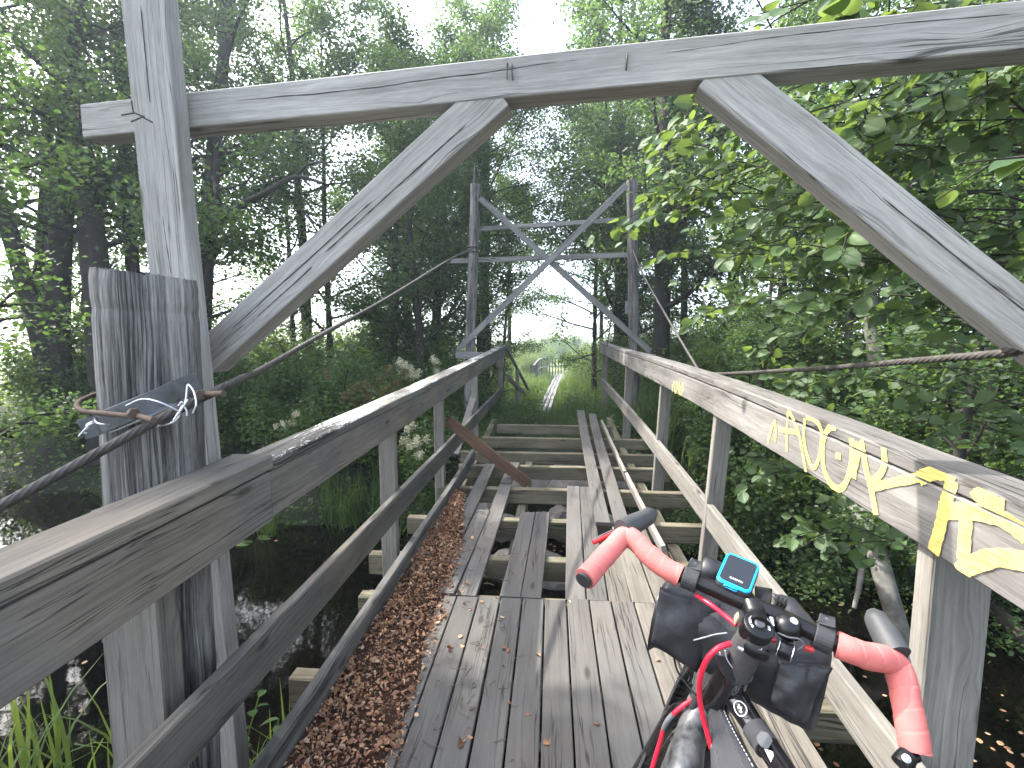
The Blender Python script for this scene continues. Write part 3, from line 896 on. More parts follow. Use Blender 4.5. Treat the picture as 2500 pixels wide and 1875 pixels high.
tube('bolt_end', [pD(318, 1010, 1.43), pD(375, 1026, 1.36)], .0088, M['rust'], sad, 12)
n0 = pD(322, 1009, 1.405); n1_ = n0 + nrm(pD(375, 1026, 1.36) - pD(318, 1010, 1.43)) * .016
mb = MB(); sweep(mb, [n0, n1_], circ(.0165, 6)); mb.build('hex_nut', M['rust'], sad)
n0 = pD(488, 963, 1.50); mb = MB(); sweep(mb, [n0, n0 + np.array([.012, -.012, 0])], circ(.015, 6)); mb.build('hex_nut', M['rust'], sad)
tube('bolt_end', [pD(488, 963, 1.51), pD(546, 960, 1.46)], .009, M['rust'], sad, 10)
zz6 = lambda x, y, d: pD(150 + x / 4.424, 900 + y / 4.424, d)
for pts in ([zz6(700, 400, 1.44), zz6(870, 330, 1.42), zz6(1050, 360, 1.40), zz6(1260, 460, 1.43), zz6(1275, 510, 1.44), zz6(1180, 590, 1.42), zz6(1000, 630, 1.44)],
            [zz6(1210, 560, 1.42), zz6(1290, 430, 1.44), zz6(1340, 350, 1.45), zz6(1360, 190, 1.47), zz6(1380, 180, 1.47), zz6(1430, 250, 1.46), zz6(1455, 380, 1.44), zz6(1420, 480, 1.44)],
            [zz6(1265, 400, 1.43), zz6(1300, 360, 1.43), zz6(1320, 400, 1.44), zz6(1350, 450, 1.44), zz6(1355, 510, 1.44)],
            [zz6(1365, 335, 1.44), zz6(1300, 430, 1.425), zz6(1255, 500, 1.42)],
            [zz6(520, 605, 1.43), zz6(440, 600, 1.41), zz6(370, 575, 1.43), zz6(355, 500, 1.5)],
            [zz6(370, 575, 1.425), zz6(300, 610, 1.42), zz6(260, 650, 1.42), zz6(190, 730, 1.42)],
            [zz6(345, 570, 1.42), zz6(275, 605, 1.425), zz6(285, 640, 1.42), zz6(230, 690, 1.425), zz6(270, 695, 1.42)]):
    tube('tie_wire', smooth_path(pts, 6 * len(pts)), .0028, M['tiewire'], sad, 6)


# ------------------------------------------------------------------ thin haze volume added to imitate lens glare and lift the shadows
m_ = bpy.data.materials.new('glare haze'); m_.use_nodes = True
N_ = m_.node_tree.nodes; N_.clear()
vo_ = N_.new('ShaderNodeVolumePrincipled'); oo_ = N_.new('ShaderNodeOutputMaterial')
vo_.inputs['Color'].default_value = (.76, .89, 1.0, 1); vo_.inputs['Density'].default_value = .0028; vo_.inputs['Anisotropy'].default_value = .5
m_.node_tree.links.new(vo_.outputs[0], oo_.inputs['Volume'])
hb = np.array([(x, y, z) for x in (-135, 135) for y in (-25, 155) for z in (-9, 19)], float)
hz_ = np_mesh('haze', hb, np.array([(0, 1, 3, 2), (4, 6, 7, 5), (0, 4, 5, 1), (2, 3, 7, 6), (0, 2, 6, 4), (1, 5, 7, 3)]), m_)
hz_['kind'] = 'stuff'; hz_['label'] = 'thin pale haze added to imitate lens glare and lift the shadows'; hz_['category'] = 'haze'

#@@BIKE
# ------------------------------------------------------------------ the bicycle leaning on the right rail
bike = empty('bicycle', pD(1800, 2100, .9) * np.array([1, 1, 0]), 'black drop bar bicycle with coral bar tape leaning on the right rail', 'bicycle')
def tp(name, pts, r, mat, parent=bike, n=16, k=6):
    p = np.array(pts, float)
    q = np.array([pD(*a) for a in p[:, :3]])
    rr = np.broadcast_to(np.asarray(r, float), (len(q),))
    sp = smooth_path(np.column_stack([q, rr]), k * len(q)) if len(q) > 2 else np.column_stack([q, rr])
    mb = MB(); tube_into(mb, sp[:, :3], sp[:, 3], n)
    return mb.build(name, M[mat], parent)
bar = tp('handlebar', [(1630, 1392, .99), (1720, 1428, .952), (1835, 1477, .909), (1930, 1518, .878), (2060, 1580, .838)], [.0145, .015, .0165, .015, .0145], 'black')
# wound tape: every turn overlaps the last a little
def taped(pts, r, seed):
    r_ = np.random.default_rng(seed)
    q = np.array([pD(*a) for a in pts])
    sp = smooth_path(q, 160)
    L = np.concatenate([[0], np.cumsum(np.linalg.norm(np.diff(sp, axis=0), axis=1))])
    pit = .03
    th = np.arange(28) / 28 * 2 * math.pi
    prof = []
    for l in L:
        ph = ((l / pit) + th / (2 * math.pi) * .9) % 1.0
        rad = r * (1 + .035 * (1 - ph) - .05 * np.exp(-((ph - .5) % 1 - .5) ** 2 / .0009)) * (1 + .02 * math.sin(l * 90 + seed))
        prof.append(np.stack([np.cos(th) * rad, np.sin(th) * rad], 1))
    mb = MB(); sweep(mb, sp, prof, (.3, .2, 1), True)
    return mb
TL_ = [(1428, 1413, .965), (1447, 1392, .985), (1470, 1365, 1.01), (1500, 1333, 1.035), (1524, 1310, 1.05), (1548, 1318, 1.04), (1585, 1355, 1.015), (1625, 1387, .99), (1662, 1406, .975)]
TR_ = [(2042, 1573, .843), (2080, 1588, .832), (2120, 1602, .832), (2158, 1608, .838), (2186, 1622, .842), (2202, 1660, .828), (2212, 1710, .812), (2224, 1770, .795), (2236, 1838, .778)]
t1 = taped(TL_, .0212, 1).build('bar_tape', M['tape'], bar)
t2 = taped(TR_, .0215, 2).build('bar_tape', M['tape'], bar)
e0, e1 = pD(1428, 1413, .965), pD(1424, 1418, .961)
mb = MB(); sweep(mb, [e0 + (e1 - e0) * .2, e1 + (e1 - e0) * .2], circ(.0165, 20)); mb.build('bar_plug', M['rubber'], bar)
# hoods and levers
def hood(pts, rs, name='brake_hood'):
    q = np.array([pD(*a) for a in pts]); sp = smooth_path(np.column_stack([q, rs]), 30)
    th = np.arange(20) / 20 * 2 * math.pi
    mb = MB(); sweep(mb, sp[:, :3], np.stack([np.cos(th), np.sin(th) * 1.15], 1), (0, 0, 1), True, scale=sp[:, 3])
    return mb.build(name, M['hood'], bike)
h1 = hood([(1518, 1296, 1.055), (1540, 1283, 1.075), (1566, 1270, 1.10), (1586, 1259, 1.125), (1598, 1254, 1.14)], [.0215, .0205, .0185, .0165, .007])
h2 = hood([(2188, 1598, .846), (2172, 1570, .862), (2152, 1535, .885), (2136, 1507, .905), (2126, 1490, .915)], [.0225, .0225, .0205, .0175, .008])
def lever(pts, par, w=.012):
    q = smooth_path([pD(*a) for a in pts], 14)
    mb = MB(); sweep(mb, q, [rect(.0045, w * (1 - .55 * t), .001) for t in np.linspace(0, 1, 14)]); return mb.build('brake_lever', M['galv'], par)
lever([(1540, 1285, 1.09), (1500, 1297, 1.085), (1470, 1309, 1.075), (1446, 1321, 1.065)], h1)
tp('lever_edge', [(1538, 1289, 1.085), (1498, 1302, 1.08), (1448, 1325, 1.062)], .005, 'redplastic', h1, 8)
lever([(2195, 1570, .87), (2210, 1592, .86), (2219, 1615, .85), (2225, 1640, .84)], h2)
# bar end light at the right drop
le = tp('bar_end_light', [(2218, 1842, .772), (2209, 1856, .768), (2200, 1868, .765)], [.0125, .014, .014], 'black')
c = pD(2213, 1852, .754); mb = MB(); 
for k in range(6):
    for j in range(10): pass
me_ = MB(); tube_into(me_, [c, c + (CAM - c) * .006], [.006, .002], 12); me_.build('lens', M['white'], le)
tp('bar_end_arm', [(2238, 1846, .776), (2228, 1850, .774), (2216, 1848, .772)], .008, 'black', le, 10)

# stem, cap and steerer
stem_ = tp('stem', [(1853, 1535, .856), (1846, 1508, .885), (1836, 1478, .908)], [.022, .019, .021], 'black', n=18)
ax_up = nrm(pD(1853, 1523, .85) - pD(1801, 1612, .902))
def disc(c, r0_, r1_, h, axd, name, mat, par, n=32, steps=None):
    mb = MB(); c = np.asarray(c, float)
    pr = steps or [(0, r0_), (h * .8, r0_), (h, r1_)]
    sweep(mb, [c + axd * a for a, _ in pr], circ(1, n), (0, 1, .2), True, scale=[b for _, b in pr]); return mb.build(name, M[mat], par)
capc = pD(1853, 1527, .853)
disc(capc - ax_up * .012, .0255, .0255, .02, ax_up, 'stem_cap', 'black', stem_, steps=[(-.02, .024), (.004, .0262), (.0125, .0262), (.0145, .0235), (.0147, .012)])
disc(capc + ax_up * .0028, .0085, .0075, .004, ax_up, 'cap_bolt', 'galv', stem_)
e_a = nrm(np.cross(ax_up, [0, 1, 0])); e_b = np.cross(ax_up, e_a)
lt = MB(); r_ = np.random.default_rng(4)
for a0, a1, n in ((150, 255, 7), (-55, 40, 7)):
    for k in range(n):
        a = math.radians(a0 + (a1 - a0) * (k + .5) / n); w_ = math.radians((a1 - a0) / n * .36)
        for (da, ra, rb) in ((-w_, .0135, .0178), (w_, .0135, .0178)) if k % 2 else ((-w_, .0135, .0178), (0, .0168, .0178)):
            p = capc + ax_up * .0029 + (e_a * math.cos(a + da) + e_b * math.sin(a + da)) * ra
            q = capc + ax_up * .0029 + (e_a * math.cos(a + da) + e_b * math.sin(a + da)) * rb
            tube_into(lt, [p, q], .0007, 5)
lt.build('cap_lettering', M['white'], stem_)
st = tp('steerer_sleeve', [(1846, 1545, .862), (1826, 1578, .883), (1803, 1618, .906), (1793, 1634, .915)], [.0262, .0268, .0285, .029], 'knit', n=24)
ht = tp('head_tube', [(1796, 1630, .918), (1778, 1662, .938), (1752, 1708, .966), (1735, 1742, .99)], [.0315, .031, .029, .031], 'frame', n=24)
fr = tp('top_tube', [(1778, 1680, .955), (1800, 1712, .925), (1848, 1785, .875), (1896, 1855, .82), (1975, 1975, .73)], [.028, .0225, .0195, .019, .019], 'frame', n=22)
dt = tp('down_tube', [(1728, 1722, .985), (1700, 1765, .975), (1684, 1810, .95), (1672, 1875, .90), (1655, 1990, .84)], [.028, .029, .029, .031, .031], 'mud', n=22)
# seat tube, post and saddle, stays (below the picture)
bb = pD(1655, 1990, .84) + np.array([0.01, -.42, -.38]); sc_ = pD(1975, 1975, .73) + np.array([0, -.10, 0])
tube('seat_tube', [bb, sc_], .017, M['frame'], bike, 14)
tube('seat_post', [sc_, sc_ + np.array([.02, -.3, .05])], .0136, M['black'], bike, 12)
sad_ = sc_ + np.array([.02, -.34, .06])
mb = MB(); sp = np.array([sad_ + np.array([0, t, 0]) for t in np.linspace(.14, -.13, 14)])
sweep(mb, sp, [np.stack([np.cos(np.arange(16) / 16 * 6.283) * (.02 + .052 * t ** 1.6), np.sin(np.arange(16) / 16 * 6.283) * .02], 1) for t in np.linspace(0, 1, 14)], (0, 0, 1), True)
mb.build('saddle', M['rubber'], bike)
rw = bb + np.array([.0, -.43, .07])
def wheel(name, c, axl, R):
    axl = nrm(axl); u = nrm(np.cross(axl, [0, 0, 1])); v = np.cross(u, axl)
    th = np.linspace(0, 2 * math.pi, 73)
    ring = lambda rr: np.array([c + (u * math.cos(t) + v * math.sin(t)) * rr for t in th])
    w_ = empty(name, c, '', ''); del w_['label']; del w_['category']
    w_.parent = bike; w_.matrix_parent_inverse = Matrix.Translation(-bike.location)
    mb = MB(); sweep(mb, ring(R), circ(.021, 14), tuple(axl), True, caps=False); ty = mb.build('tyre', M['rubber'], None)
    mb = MB(); sweep(mb, ring(R - .035), rect(.022, .03, .004), tuple(axl), caps=False); ri = mb.build('rim', M['black'], None)
    mb = MB()
    for k in range(24):
        t = k / 24 * 6.283
        tube_into(mb, [c + axl * .02 * (1 if k % 2 else -1), c + (u * math.cos(t) + v * math.sin(t)) * (R - .04)], .001, 4)
    tube_into(mb, [c - axl * .05, c + axl * .05], .014, 10)
    sk = mb.build('spokes', M['galv'], None)
    for o in (ty, ri, sk):
        o.parent = w_; o.matrix_parent_inverse = (bike.matrix_world @ Matrix.Identity(4)).inverted() if False else Matrix.Translation(-Vector(tuple(c)))
    return w_
wheel('rear_wheel', rw, np.array([.98, .05, -.17]), .345)
for s_ in (-1, 1):
    tube('chain_stay', [bb + np.array([.03 * s_, 0, 0]), rw + np.array([.06 * s_, 0, 0])], .009, M['frame'], bike, 8)
    tube('seat_stay', [sc_ + np.array([.015 * s_, 0, -.04]), rw + np.array([.06 * s_, 0, 0])], .007, M['frame'], bike, 8)
# fork and front wheel, turned towards the rail
crown = pD(1712, 1752, 1.015)
axd = -ax_up
hd = RT * math.sin(math.radians(27)) + np.array([FW[0], FW[1], 0]) / math.hypot(FW[0], FW[1]) * math.cos(math.radians(27))
sdv = nrm(np.cross(hd, ax_up))
fc_ = crown + axd * .40 + hd * .05
fk = MB()
for s_ in (-1, 1):
    q = smooth_path([crown - axd * .02, crown + axd * .03 + sdv * s_ * .042, crown + axd * .2 + sdv * s_ * .052 + hd * .01, fc_ + sdv * s_ * .055], 18)
    tube_into(fk, q, np.linspace(.021, .012, 18), 12)
fk.build('fork', M['frame'], bike)
wheel('front_wheel', fc_, sdv, .35)
# a long pale strip on the left of the wheel
tp('pale_strip', [(1662, 1650, 1.06), (1625, 1732, 1.10), (1570, 1853, 1.16), (1520, 1960, 1.2)], .0032, 'silver', n=8)
mg = MB(); q0 = smooth_path([pD(1664, 1652, 1.062), pD(1627, 1734, 1.102), pD(1572, 1855, 1.162), pD(1522, 1962, 1.202)], 16); q1 = smooth_path([pD(1690, 1668, 1.09), pD(1655, 1745, 1.14), pD(1610, 1870, 1.2), pD(1560, 1975, 1.24)], 16)
for i in range(15): mg.add([q0[i], q1[i], q1[i + 1], q0[i + 1]], [(0, 1, 2, 3)], [[(0, 0)] * 4], True)
o_ = mg.build('mudguard', M['black'], bike); md = o_.modifiers.new('thick', 'SOLIDIFY'); md.thickness = .004
# hoses
tp('brake_hose', [(1700, 1453, .957), (1735, 1476, .925), (1770, 1503, .905), (1798, 1526, .885)], .0042, 'hose', n=10)
tp('brake_hose', [(1783, 1571, .868), (1752, 1583, .862), (1725, 1612, .868), (1710, 1655, .882), (1708, 1700, .9), (1716, 1750, .905), (1728, 1795, .90), (1737, 1826, .895)], .0048, 'hose', n=10)
tp('brake_hose', [(1690, 1708, .985), (1665, 1725, .985), (1640, 1748, .99), (1622, 1775, 1.0), (1612, 1810, 1.0), (1600, 1850, 1.0), (1585, 1900, 1.0)], .0046, 'hose', n=10)
tp('hose_clip', [(1643, 1744, .988), (1630, 1760, .99), (1620, 1780, .998)], .0052, 'strapgrey', n=10)
tp('gear_cable', [(1645, 1605, 1.03), (1655, 1640, 1.02), (1678, 1672, 1.0), (1700, 1700, .98)], .0022, 'black', n=8)
tp('gear_cable', [(1737, 1815, .895), (1740, 1850, .88), (1742, 1900, .86)], .0022, 'galv', n=8)
tp('cable_guide', [(1706, 1700, .972), (1690, 1730, .978)], .008, 'rubber', n=10)
# fittings on the bar
def strap(px, py, d, tpx, tpy, par=bike):
    c = pD(px, py, d); t = nrm(pD(2060, 1580, .838) - pD(1630, 1392, .99))
    mb = MB(); th = np.linspace(0, 2 * math.pi, 25); u = nrm(np.cross(t, [0, 0, 1])); v = np.cross(u, t)
    sweep(mb, [c + (u * math.cos(a) + v * math.sin(a)) * .0195 for a in th], rect(.006, .028, .0015), tuple(t), False, caps=False)
    o = mb.build('strap', M['rubber'], par)
    b0, b1 = c - u * .012 + np.array([0, 0, .018]), pD(tpx, tpy, d + .005)
    m2 = (b0 + b1) / 2 + u * .012
    mb = MB(); q = smooth_path([b0, m2, b1, b1 + u * .015 + np.array([0, 0, -.008])], 14)
    sweep(mb, q, rect(.024, .004, .001), tuple(np.cross(t, nrm(b1 - b0))), False); tl = mb.build('strap_tail', M['rubber'], o)
    hl = MB()
    for f in (.25, .5, .75):
        p = b0 + (b1 - b0) * f - u * .0005; cdir = nrm(CAM - p)
        tube_into(hl, [p + cdir * .006, p + cdir * .0075], [.0036, .003], 8)
    hl.build('strap_holes', M['galv'], o)
    return o
strap(1687, 1413, .965, 1700, 1374)
strap(2010, 1558, .853, 2020, 1508)
# bell
bl = MB(); bc = pD(1922, 1532, .868); bup = nrm(ax_up + np.array([.1, -.15, 0]))
sweep(bl, [bc + bup * h_ for h_, _ in ((-.008, 0), (-.006, 0), (0, 0), (.008, 0), (.016, 0), (.021, 0), (.0235, 0))], circ(1, 28), (0, 1, .1), True, scale=[.019, .0235, .024, .0225, .0175, .01, .002])
be = bl.build('bell', M['black'], bike)
disc(bc + bup * .0225, .007, .006, .002, bup, 'bell_top', 'silver', be)
tp('bell_spring', [(1898, 1545, .856), (1925, 1556, .846), (1950, 1560, .842), (1962, 1575, .84), (1945, 1586, .842), (1940, 1566, .842)], .0018, 'galv', be, 8)
lc = MB(); sweep(lc, [pD(1898, 1578, .856), pD(1902, 1580, .855), pD(1930, 1594, .846), pD(1936, 1597, .844)], circ(1, 24), (0, 0, 1), True, scale=[.0125, .0145, .0145, .0135]); kn = lc.build('bell_clamp', M['black'], be)
for a_ in ((1899, 1579, .8555), (1933, 1596, .8450)):
    p = pD(*a_); axl = nrm(pD(1936, 1597, .844) - pD(1898, 1578, .856)); u = nrm(np.cross(axl, [0, 0, 1])); v = np.cross(u, axl)
    tube('clamp_ring', [p + (u * math.cos(t) + v * math.sin(t)) * .0148 for t in np.linspace(0, 6.283, 25)], .0012, M['silver'], be, 6)
mt = MB()
for dx_ in (-9, 0, 9):
    p = pD(1903 + dx_, 1480 + dx_ * .45, .905 - dx_ * .0006); sweep(mt, [p - ax_up * .012, p + ax_up * .016], rect(.003, .016, .001), tuple(hd))
mt.build('accessory_mount', M['black'], bike)
for a_, b_2 in (((1882, 1506, .868), (1885, 1528, .862)), ((1800, 1580, .852), (1813, 1586, .850)), ((1843, 1577, .848), (1858, 1583, .846)), ((1903, 1496, .90), (1917, 1503, .895))):
    mb = MB(); tube_into(mb, [pD(*a_), pD(*b_2)], [.004, .0052], 10); mb.build('bolt', M['silver'], bike)
tp('clamp_body', [(1815, 1570, .862), (1845, 1588, .856), (1868, 1598, .856)], [.012, .014, .012], 'black', n=14)
tp('reflector', [(1877, 1560, .862), (1893, 1562, .86)], .005, 'redplastic', n=10)
tp('reflector', [(1962, 1580, .852), (1985, 1587, .848)], .0055, 'redplastic', n=10)

# computer on its mount ahead of the bar
comp = empty('bike_computer', pD(1803, 1395, .93), 'small black bike computer with cyan bumper on the handlebar', 'bike computer')
c4 = [pD(1766, 1342, .985), pD(1847, 1377, .95), pD(1846, 1452, .892), pD(1755, 1414, .927)]
cu = nrm((c4[1] + c4[2]) - (c4[0] + c4[3])); cv = nrm((c4[0] + c4[1]) - (c4[2] + c4[3])); cn = nrm(np.cross(cu, cv)); cv = np.cross(cn, cu)
cc = sum(c4) / 4; cw = np.linalg.norm(c4[1] - c4[0]) / 2; chh = np.linalg.norm(c4[0] - c4[3]) / 2
def rrect(w, h, r, n=6, bow=.0):
    out = []
    for cx_, cy_, a0 in ((w - r, h - r, 0), (-w + r, h - r, 90), (-w + r, -h + r, 180), (w - r, -h + r, 270)):
        for k in range(n + 1):
            a = math.radians(a0 + 90 * k / n); out.append((cx_ + r * math.cos(a), cy_ + r * math.sin(a)))
    o = np.array(out); o[:, 1] += bow * np.sign(o[:, 1]) * (1 - (o[:, 0] / w) ** 2); return o
def slab(name, w, h, r, z0, z1, mat, par, bow=.004, ch=.002):
    mb = MB(); P_ = rrect(w, h, r, bow=bow); zs_ = [z0, z0 + ch, z1 - ch, z1]; sc2 = [1 - ch / w, 1, 1, 1 - ch / w]
    V_ = np.concatenate([cc + (P_[:, :1] * s2) * cu + (P_[:, 1:] * s2) * cv + cn * z for z, s2 in zip(zs_, sc2)]); m = len(P_)
    mb.add(V_, [(i * m + j, i * m + (j + 1) % m, (i + 1) * m + (j + 1) % m, (i + 1) * m + j) for i in range(3) for j in range(m)], [[(0, 0)] * 4] * (3 * m), True)
    mb.add(V_[-m:], [list(range(m))], [[(0, 0)] * m]); mb.add(V_[:m][::-1], [list(range(m))], [[(0, 0)] * m])
    return mb.build(name, M[mat], par)
slab('case', cw, chh, .009, -.027, -.004, 'rubber', comp)
slab('bumper', cw * .985, chh * .985, .009, -.006, .0, 'bumper', comp)
scr = slab('screen', cw * .85, chh * .86, .006, -.003, .0009, 'glass', comp, .0035, .0006)
def text(body, size, loc, ex, ey, mat, par, name):
    cu_ = bpy.data.curves.new(name, 'FONT'); cu_.body = body; cu_.size = size; cu_.align_x = 'CENTER'; cu_.extrude = .0001
    tmp = bpy.data.objects.new(name, cu_); COL.objects.link(tmp)
    dg = bpy.context.evaluated_depsgraph_get(); me = bpy.data.meshes.new_from_object(tmp.evaluated_get(dg))
    bpy.data.objects.remove(tmp)
    ez = np.cross(ex, ey)
    me.transform(Matrix(((ex[0], ey[0], ez[0], loc[0]), (ex[1], ey[1], ez[1], loc[1]), (ex[2], ey[2], ez[2], loc[2]), (0, 0, 0, 1))))
    me.materials.clear(); me.materials.append(M[mat]); return link(name, me, par)
text('GARMIN', .0062, cc - cv * chh * .66 + cn * .0012 + cu * .002, cu, cv, 'white', scr, 'screen_lettering')
mb = MB(); q = smooth_path([cc - cv * chh * .5 - cn * .02, cc - cv * chh * 1.0 - cn * .026, pD(1815, 1462, .915)], 10)
sweep(mb, q, rect(.024, .008, .002), tuple(cn)); mb.build('mount_arm', M['black'], comp)
tube('lanyard_slot', [cc - cv * chh * 1.06 + cu * a - cn * b2 for a, b2 in ((-.014, .006), (-.012, .009), (.008, .009), (.010, .006), (.008, .0035), (-.012, .0035), (-.014, .006))], .0012, M['bumper'], comp, 6)

# handlebar bag
def lumpy(v, amp, sc, seed):
    p = Vector(v * sc) + Vector((seed, seed * .7, 0)); n = mnoise.noise(p) + .5 * (1 - 2 * abs(mnoise.noise(p * 2.1))) + .25 * mnoise.noise(p * 5)
    return n * amp
bagr = empty('handlebar_bag', pD(1800, 1590, 1.0), 'black crumpled dry bag strapped in front of the handlebar', 'bag')
sec = np.array([(1602, 1505, 1.10, .050, .072), (1625, 1492, 1.10, .062, .074), (1680, 1510, 1.08, .072, .078), (1760, 1545, 1.045, .078, .080), (1850, 1590, 1.01, .080, .082), (1930, 1632, .975, .080, .084), (1985, 1662, .955, .070, .086), (2006, 1676, .945, .046, .082)])
q = np.array([np.concatenate([pD(*a[:3]), a[3:]]) for a in sec]); sp = smooth_path(q, 46)
baxis = nrm(sp[-1, :3] - sp[0, :3]); bu = nrm(np.array([0, 0, 1]) - baxis * baxis[2]); bs = np.cross(baxis, bu)
mb = MB(); V_ = []; m = 40
for i, s in enumerate(sp):
    for j in range(m):
        a = j / m * 2 * math.pi; ca, sa = math.cos(a), math.sin(a)
        k_ = 1 / (abs(ca) ** 2.6 + abs(sa) ** 2.6) ** (1 / 2.6)
        p = s[:3] + bs * ca * k_ * s[3] + bu * sa * k_ * s[4]
        p = p + (bs * ca + bu * sa) * lumpy(p, .007, 14, 3.1)
        V_.append(p)
V_ = np.array(V_); n = len(sp)
mb.add(V_, [(i * m + j, i * m + (j + 1) % m, (i + 1) * m + (j + 1) % m, (i + 1) * m + j) for i in range(n - 1) for j in range(m)], [[(0, 0)] * 4] * ((n - 1) * m), True)
mb.add(V_[:m][::-1], [list(range(m))], [[(0, 0)] * m]); mb.add(V_[-m:], [list(range(m))], [[(0, 0)] * m])
mb.build('bag_body', M['nylon'], bagr)
# rolled closures, folded corners and the hump of spare cloth
def cloth_patch(name, corners, thick, amp, seed, nu=14, nv=10):
    c = [pD(*a) for a in corners]; V_ = []
    nn = nrm(np.cross(c[1] - c[0], c[3] - c[0])); nn = nn if nn @ (CAM - c[0]) > 0 else -nn
    for i in range(nu + 1):
        for j in range(nv + 1):
            a, b = i / nu, j / nv
            p = c[0] * (1 - a) * (1 - b) + c[1] * a * (1 - b) + c[2] * a * b + c[3] * (1 - a) * b
            V_.append(p + nn * (lumpy(p, amp, 22, seed) + .012 * math.sin(math.pi * a) * math.sin(math.pi * b)))
    mb = MB(); w_ = nv + 1
    mb.add(V_, [(i * w_ + j, (i + 1) * w_ + j, (i + 1) * w_ + j + 1, i * w_ + j + 1) for i in range(nu) for j in range(nv)], [[(0, 0)] * 4] * (nu * nv), True)
    o = mb.build(name, M['nylon'], bagr); md = o.modifiers.new('thick', 'SOLIDIFY'); md.thickness = thick; md.offset = 0; return o
cloth_patch('folded_end', [(1612, 1432, 1.03), (1760, 1475, 1.0), (1700, 1640, 1.0), (1590, 1566, 1.02)], .006, .006, 1.2)
cloth_patch('folded_end', [(1900, 1610, .91), (2026, 1625, .89), (1964, 1772, .885), (1880, 1715, .90)], .006, .010, 5.7)
cloth_patch('closure_roll', [(1700, 1400, 1.04), (1722, 1368, 1.05), (1765, 1382, 1.04), (1770, 1430, 1.02)], .02, .008, 8.2, 8, 8)
cloth_patch('closure_roll', [(1880, 1450, 1.0), (1935, 1462, .99), (2000, 1545, .95), (1950, 1560, .95)], .012, .006, 2.2, 10, 8)
cloth_patch('velcro_strap', [(1843, 1432, .96), (1885, 1440, .95), (1876, 1515, .885), (1846, 1508, .893)], .003, .001, 4.2, 8, 6)
tp('cord', [(1694, 1563, .992), (1720, 1556, .97), (1745, 1549, .95), (1775, 1545, .93)], .0014, 'stitch', bagr, 6)
p = pD(1677, 1560, 1.0); tube('eyelet', [p + RT * .006 * math.cos(t) + UP * .006 * math.sin(t) for t in np.linspace(0, 6.283, 17)], .0018, M['black'], bagr, 6)
for pts in ([(1757, 1592, .885), (1765, 1625, .888), (1776, 1648, .892), (1785, 1659, .894), (1797, 1655, .89), (1802, 1648, .888)], [(1770, 1588, .876), (1775, 1610, .882), (1790, 1632, .886), (1801, 1645, .888)]):
    tp('reflective_piping', pts, .0011, 'stitch', bagr, 6)
tp('tether_strap', [(1762, 1590, .892), (1770, 1622, .897), (1790, 1652, .90), (1805, 1665, .905)], [.012, .013, .012, .010], 'nylon', bagr, 12)

# frame bag below the top tube
fbag = empty('frame_bag', pD(1790, 1850, .9), 'charcoal stitched frame bag hanging below the top tube', 'bag')
Lf = smooth_path([pD(1742, 1728, .965), pD(1735, 1760, .95), pD(1738, 1815, .915), pD(1741, 1870, .88), pD(1742, 1960, .83)], 24)
Rf = smooth_path([pD(1768, 1727, .95), pD(1789, 1768, .92), pD(1815, 1815, .885), pD(1848, 1870, .845), pD(1900, 1960, .78)], 24)
V_ = []; m = 26
fn = nrm(np.cross(Rf[12] - Lf[12], Lf[20] - Lf[4])); fn = fn if fn @ (CAM - Lf[12]) > 0 else -fn
def fbp(i, a):
    c = (Lf[i] + Rf[i]) / 2; h_ = (Rf[i] - Lf[i]) / 2; tk = .026 * min(1, .35 + i / 8)
    ca, sa = math.cos(a), math.sin(a); k_ = 1 / (abs(ca) ** 3 + abs(sa) ** 3) ** (1 / 3)
    groove = -.006 * math.exp(-((ca - .05) / .16) ** 2) if sa > 0 else 0
    return c + h_ * ca * k_ + fn * (sa * k_ * tk + groove)
for i in range(24):
    for j in range(m): V_.append(fbp(i, j / m * 2 * math.pi))
mb = MB(); mb.add(V_, [(i * m + j, i * m + (j + 1) % m, (i + 1) * m + (j + 1) % m, (i + 1) * m + j) for i in range(23) for j in range(m)], [[(0, 0)] * 4] * (23 * m), True)
mb.add(V_[:m][::-1], [list(range(m))], [[(0, 0)] * m]); mb.build('bag_body', M['bagcloth'], fbag)
for ang, nm_, every in ((118, 'stitching', 1), (62, 'stitching', 1), (40, 'reflective_stitching', 2)):
    mb = MB()
    for i in range(2, 22):
        p, q = fbp(i, math.radians(ang)), fbp(i + 1, math.radians(ang))
        if every == 1:
            mid = (p + q) / 2 + (1 if i % 2 else -1) * nrm(np.cross(fn, q - p)) * .0015
            tube_into(mb, [p + fn * .0007, mid + fn * .0007, q + fn * .0007], .0006, 4)
        else: tube_into(mb, [p + (q - p) * .15 + fn * .0008, p + (q - p) * .7 + fn * .0008], .0011, 5)
    mb.build(nm_, M['strapgrey'] if every == 1 else M['stitch'], fbag)
mb = MB(); sweep(mb, [pD(1842, 1778, .882), pD(1858, 1802, .864), pD(1874, 1826, .846)], circ(.0222, 22), (0, 0, 1), True); so_ = mb.build('hook_strap', M['bagcloth'], fbag)
def tubemark(name, cpx, R, pts_list, wd, mat, par):
    """paint a mark on the top tube: points are (along, across) in metres from a spot on its upper left side"""
    a0, a1 = pD(1800, 1712, .925), pD(1896, 1855, .82); ax_ = nrm(a1 - a0)
    p0 = pD(*cpx); f_ = (p0 - a0) @ ax_; c0 = a0 + ax_ * f_
    tc = CAM - c0; tc = nrm(tc - ax_ * (tc @ ax_)); sd_ = np.cross(ax_, tc)
    mb = MB()
    for pts in pts_list:
        out = []
        for al, ac in pts:
            an = ac / R; out.append(c0 + ax_ * al + (tc * math.cos(an) + sd_ * math.sin(an)) * (R + .0006))
        tube_into(mb, out, wd, 6)
    return mb.build(name, M[mat], par)
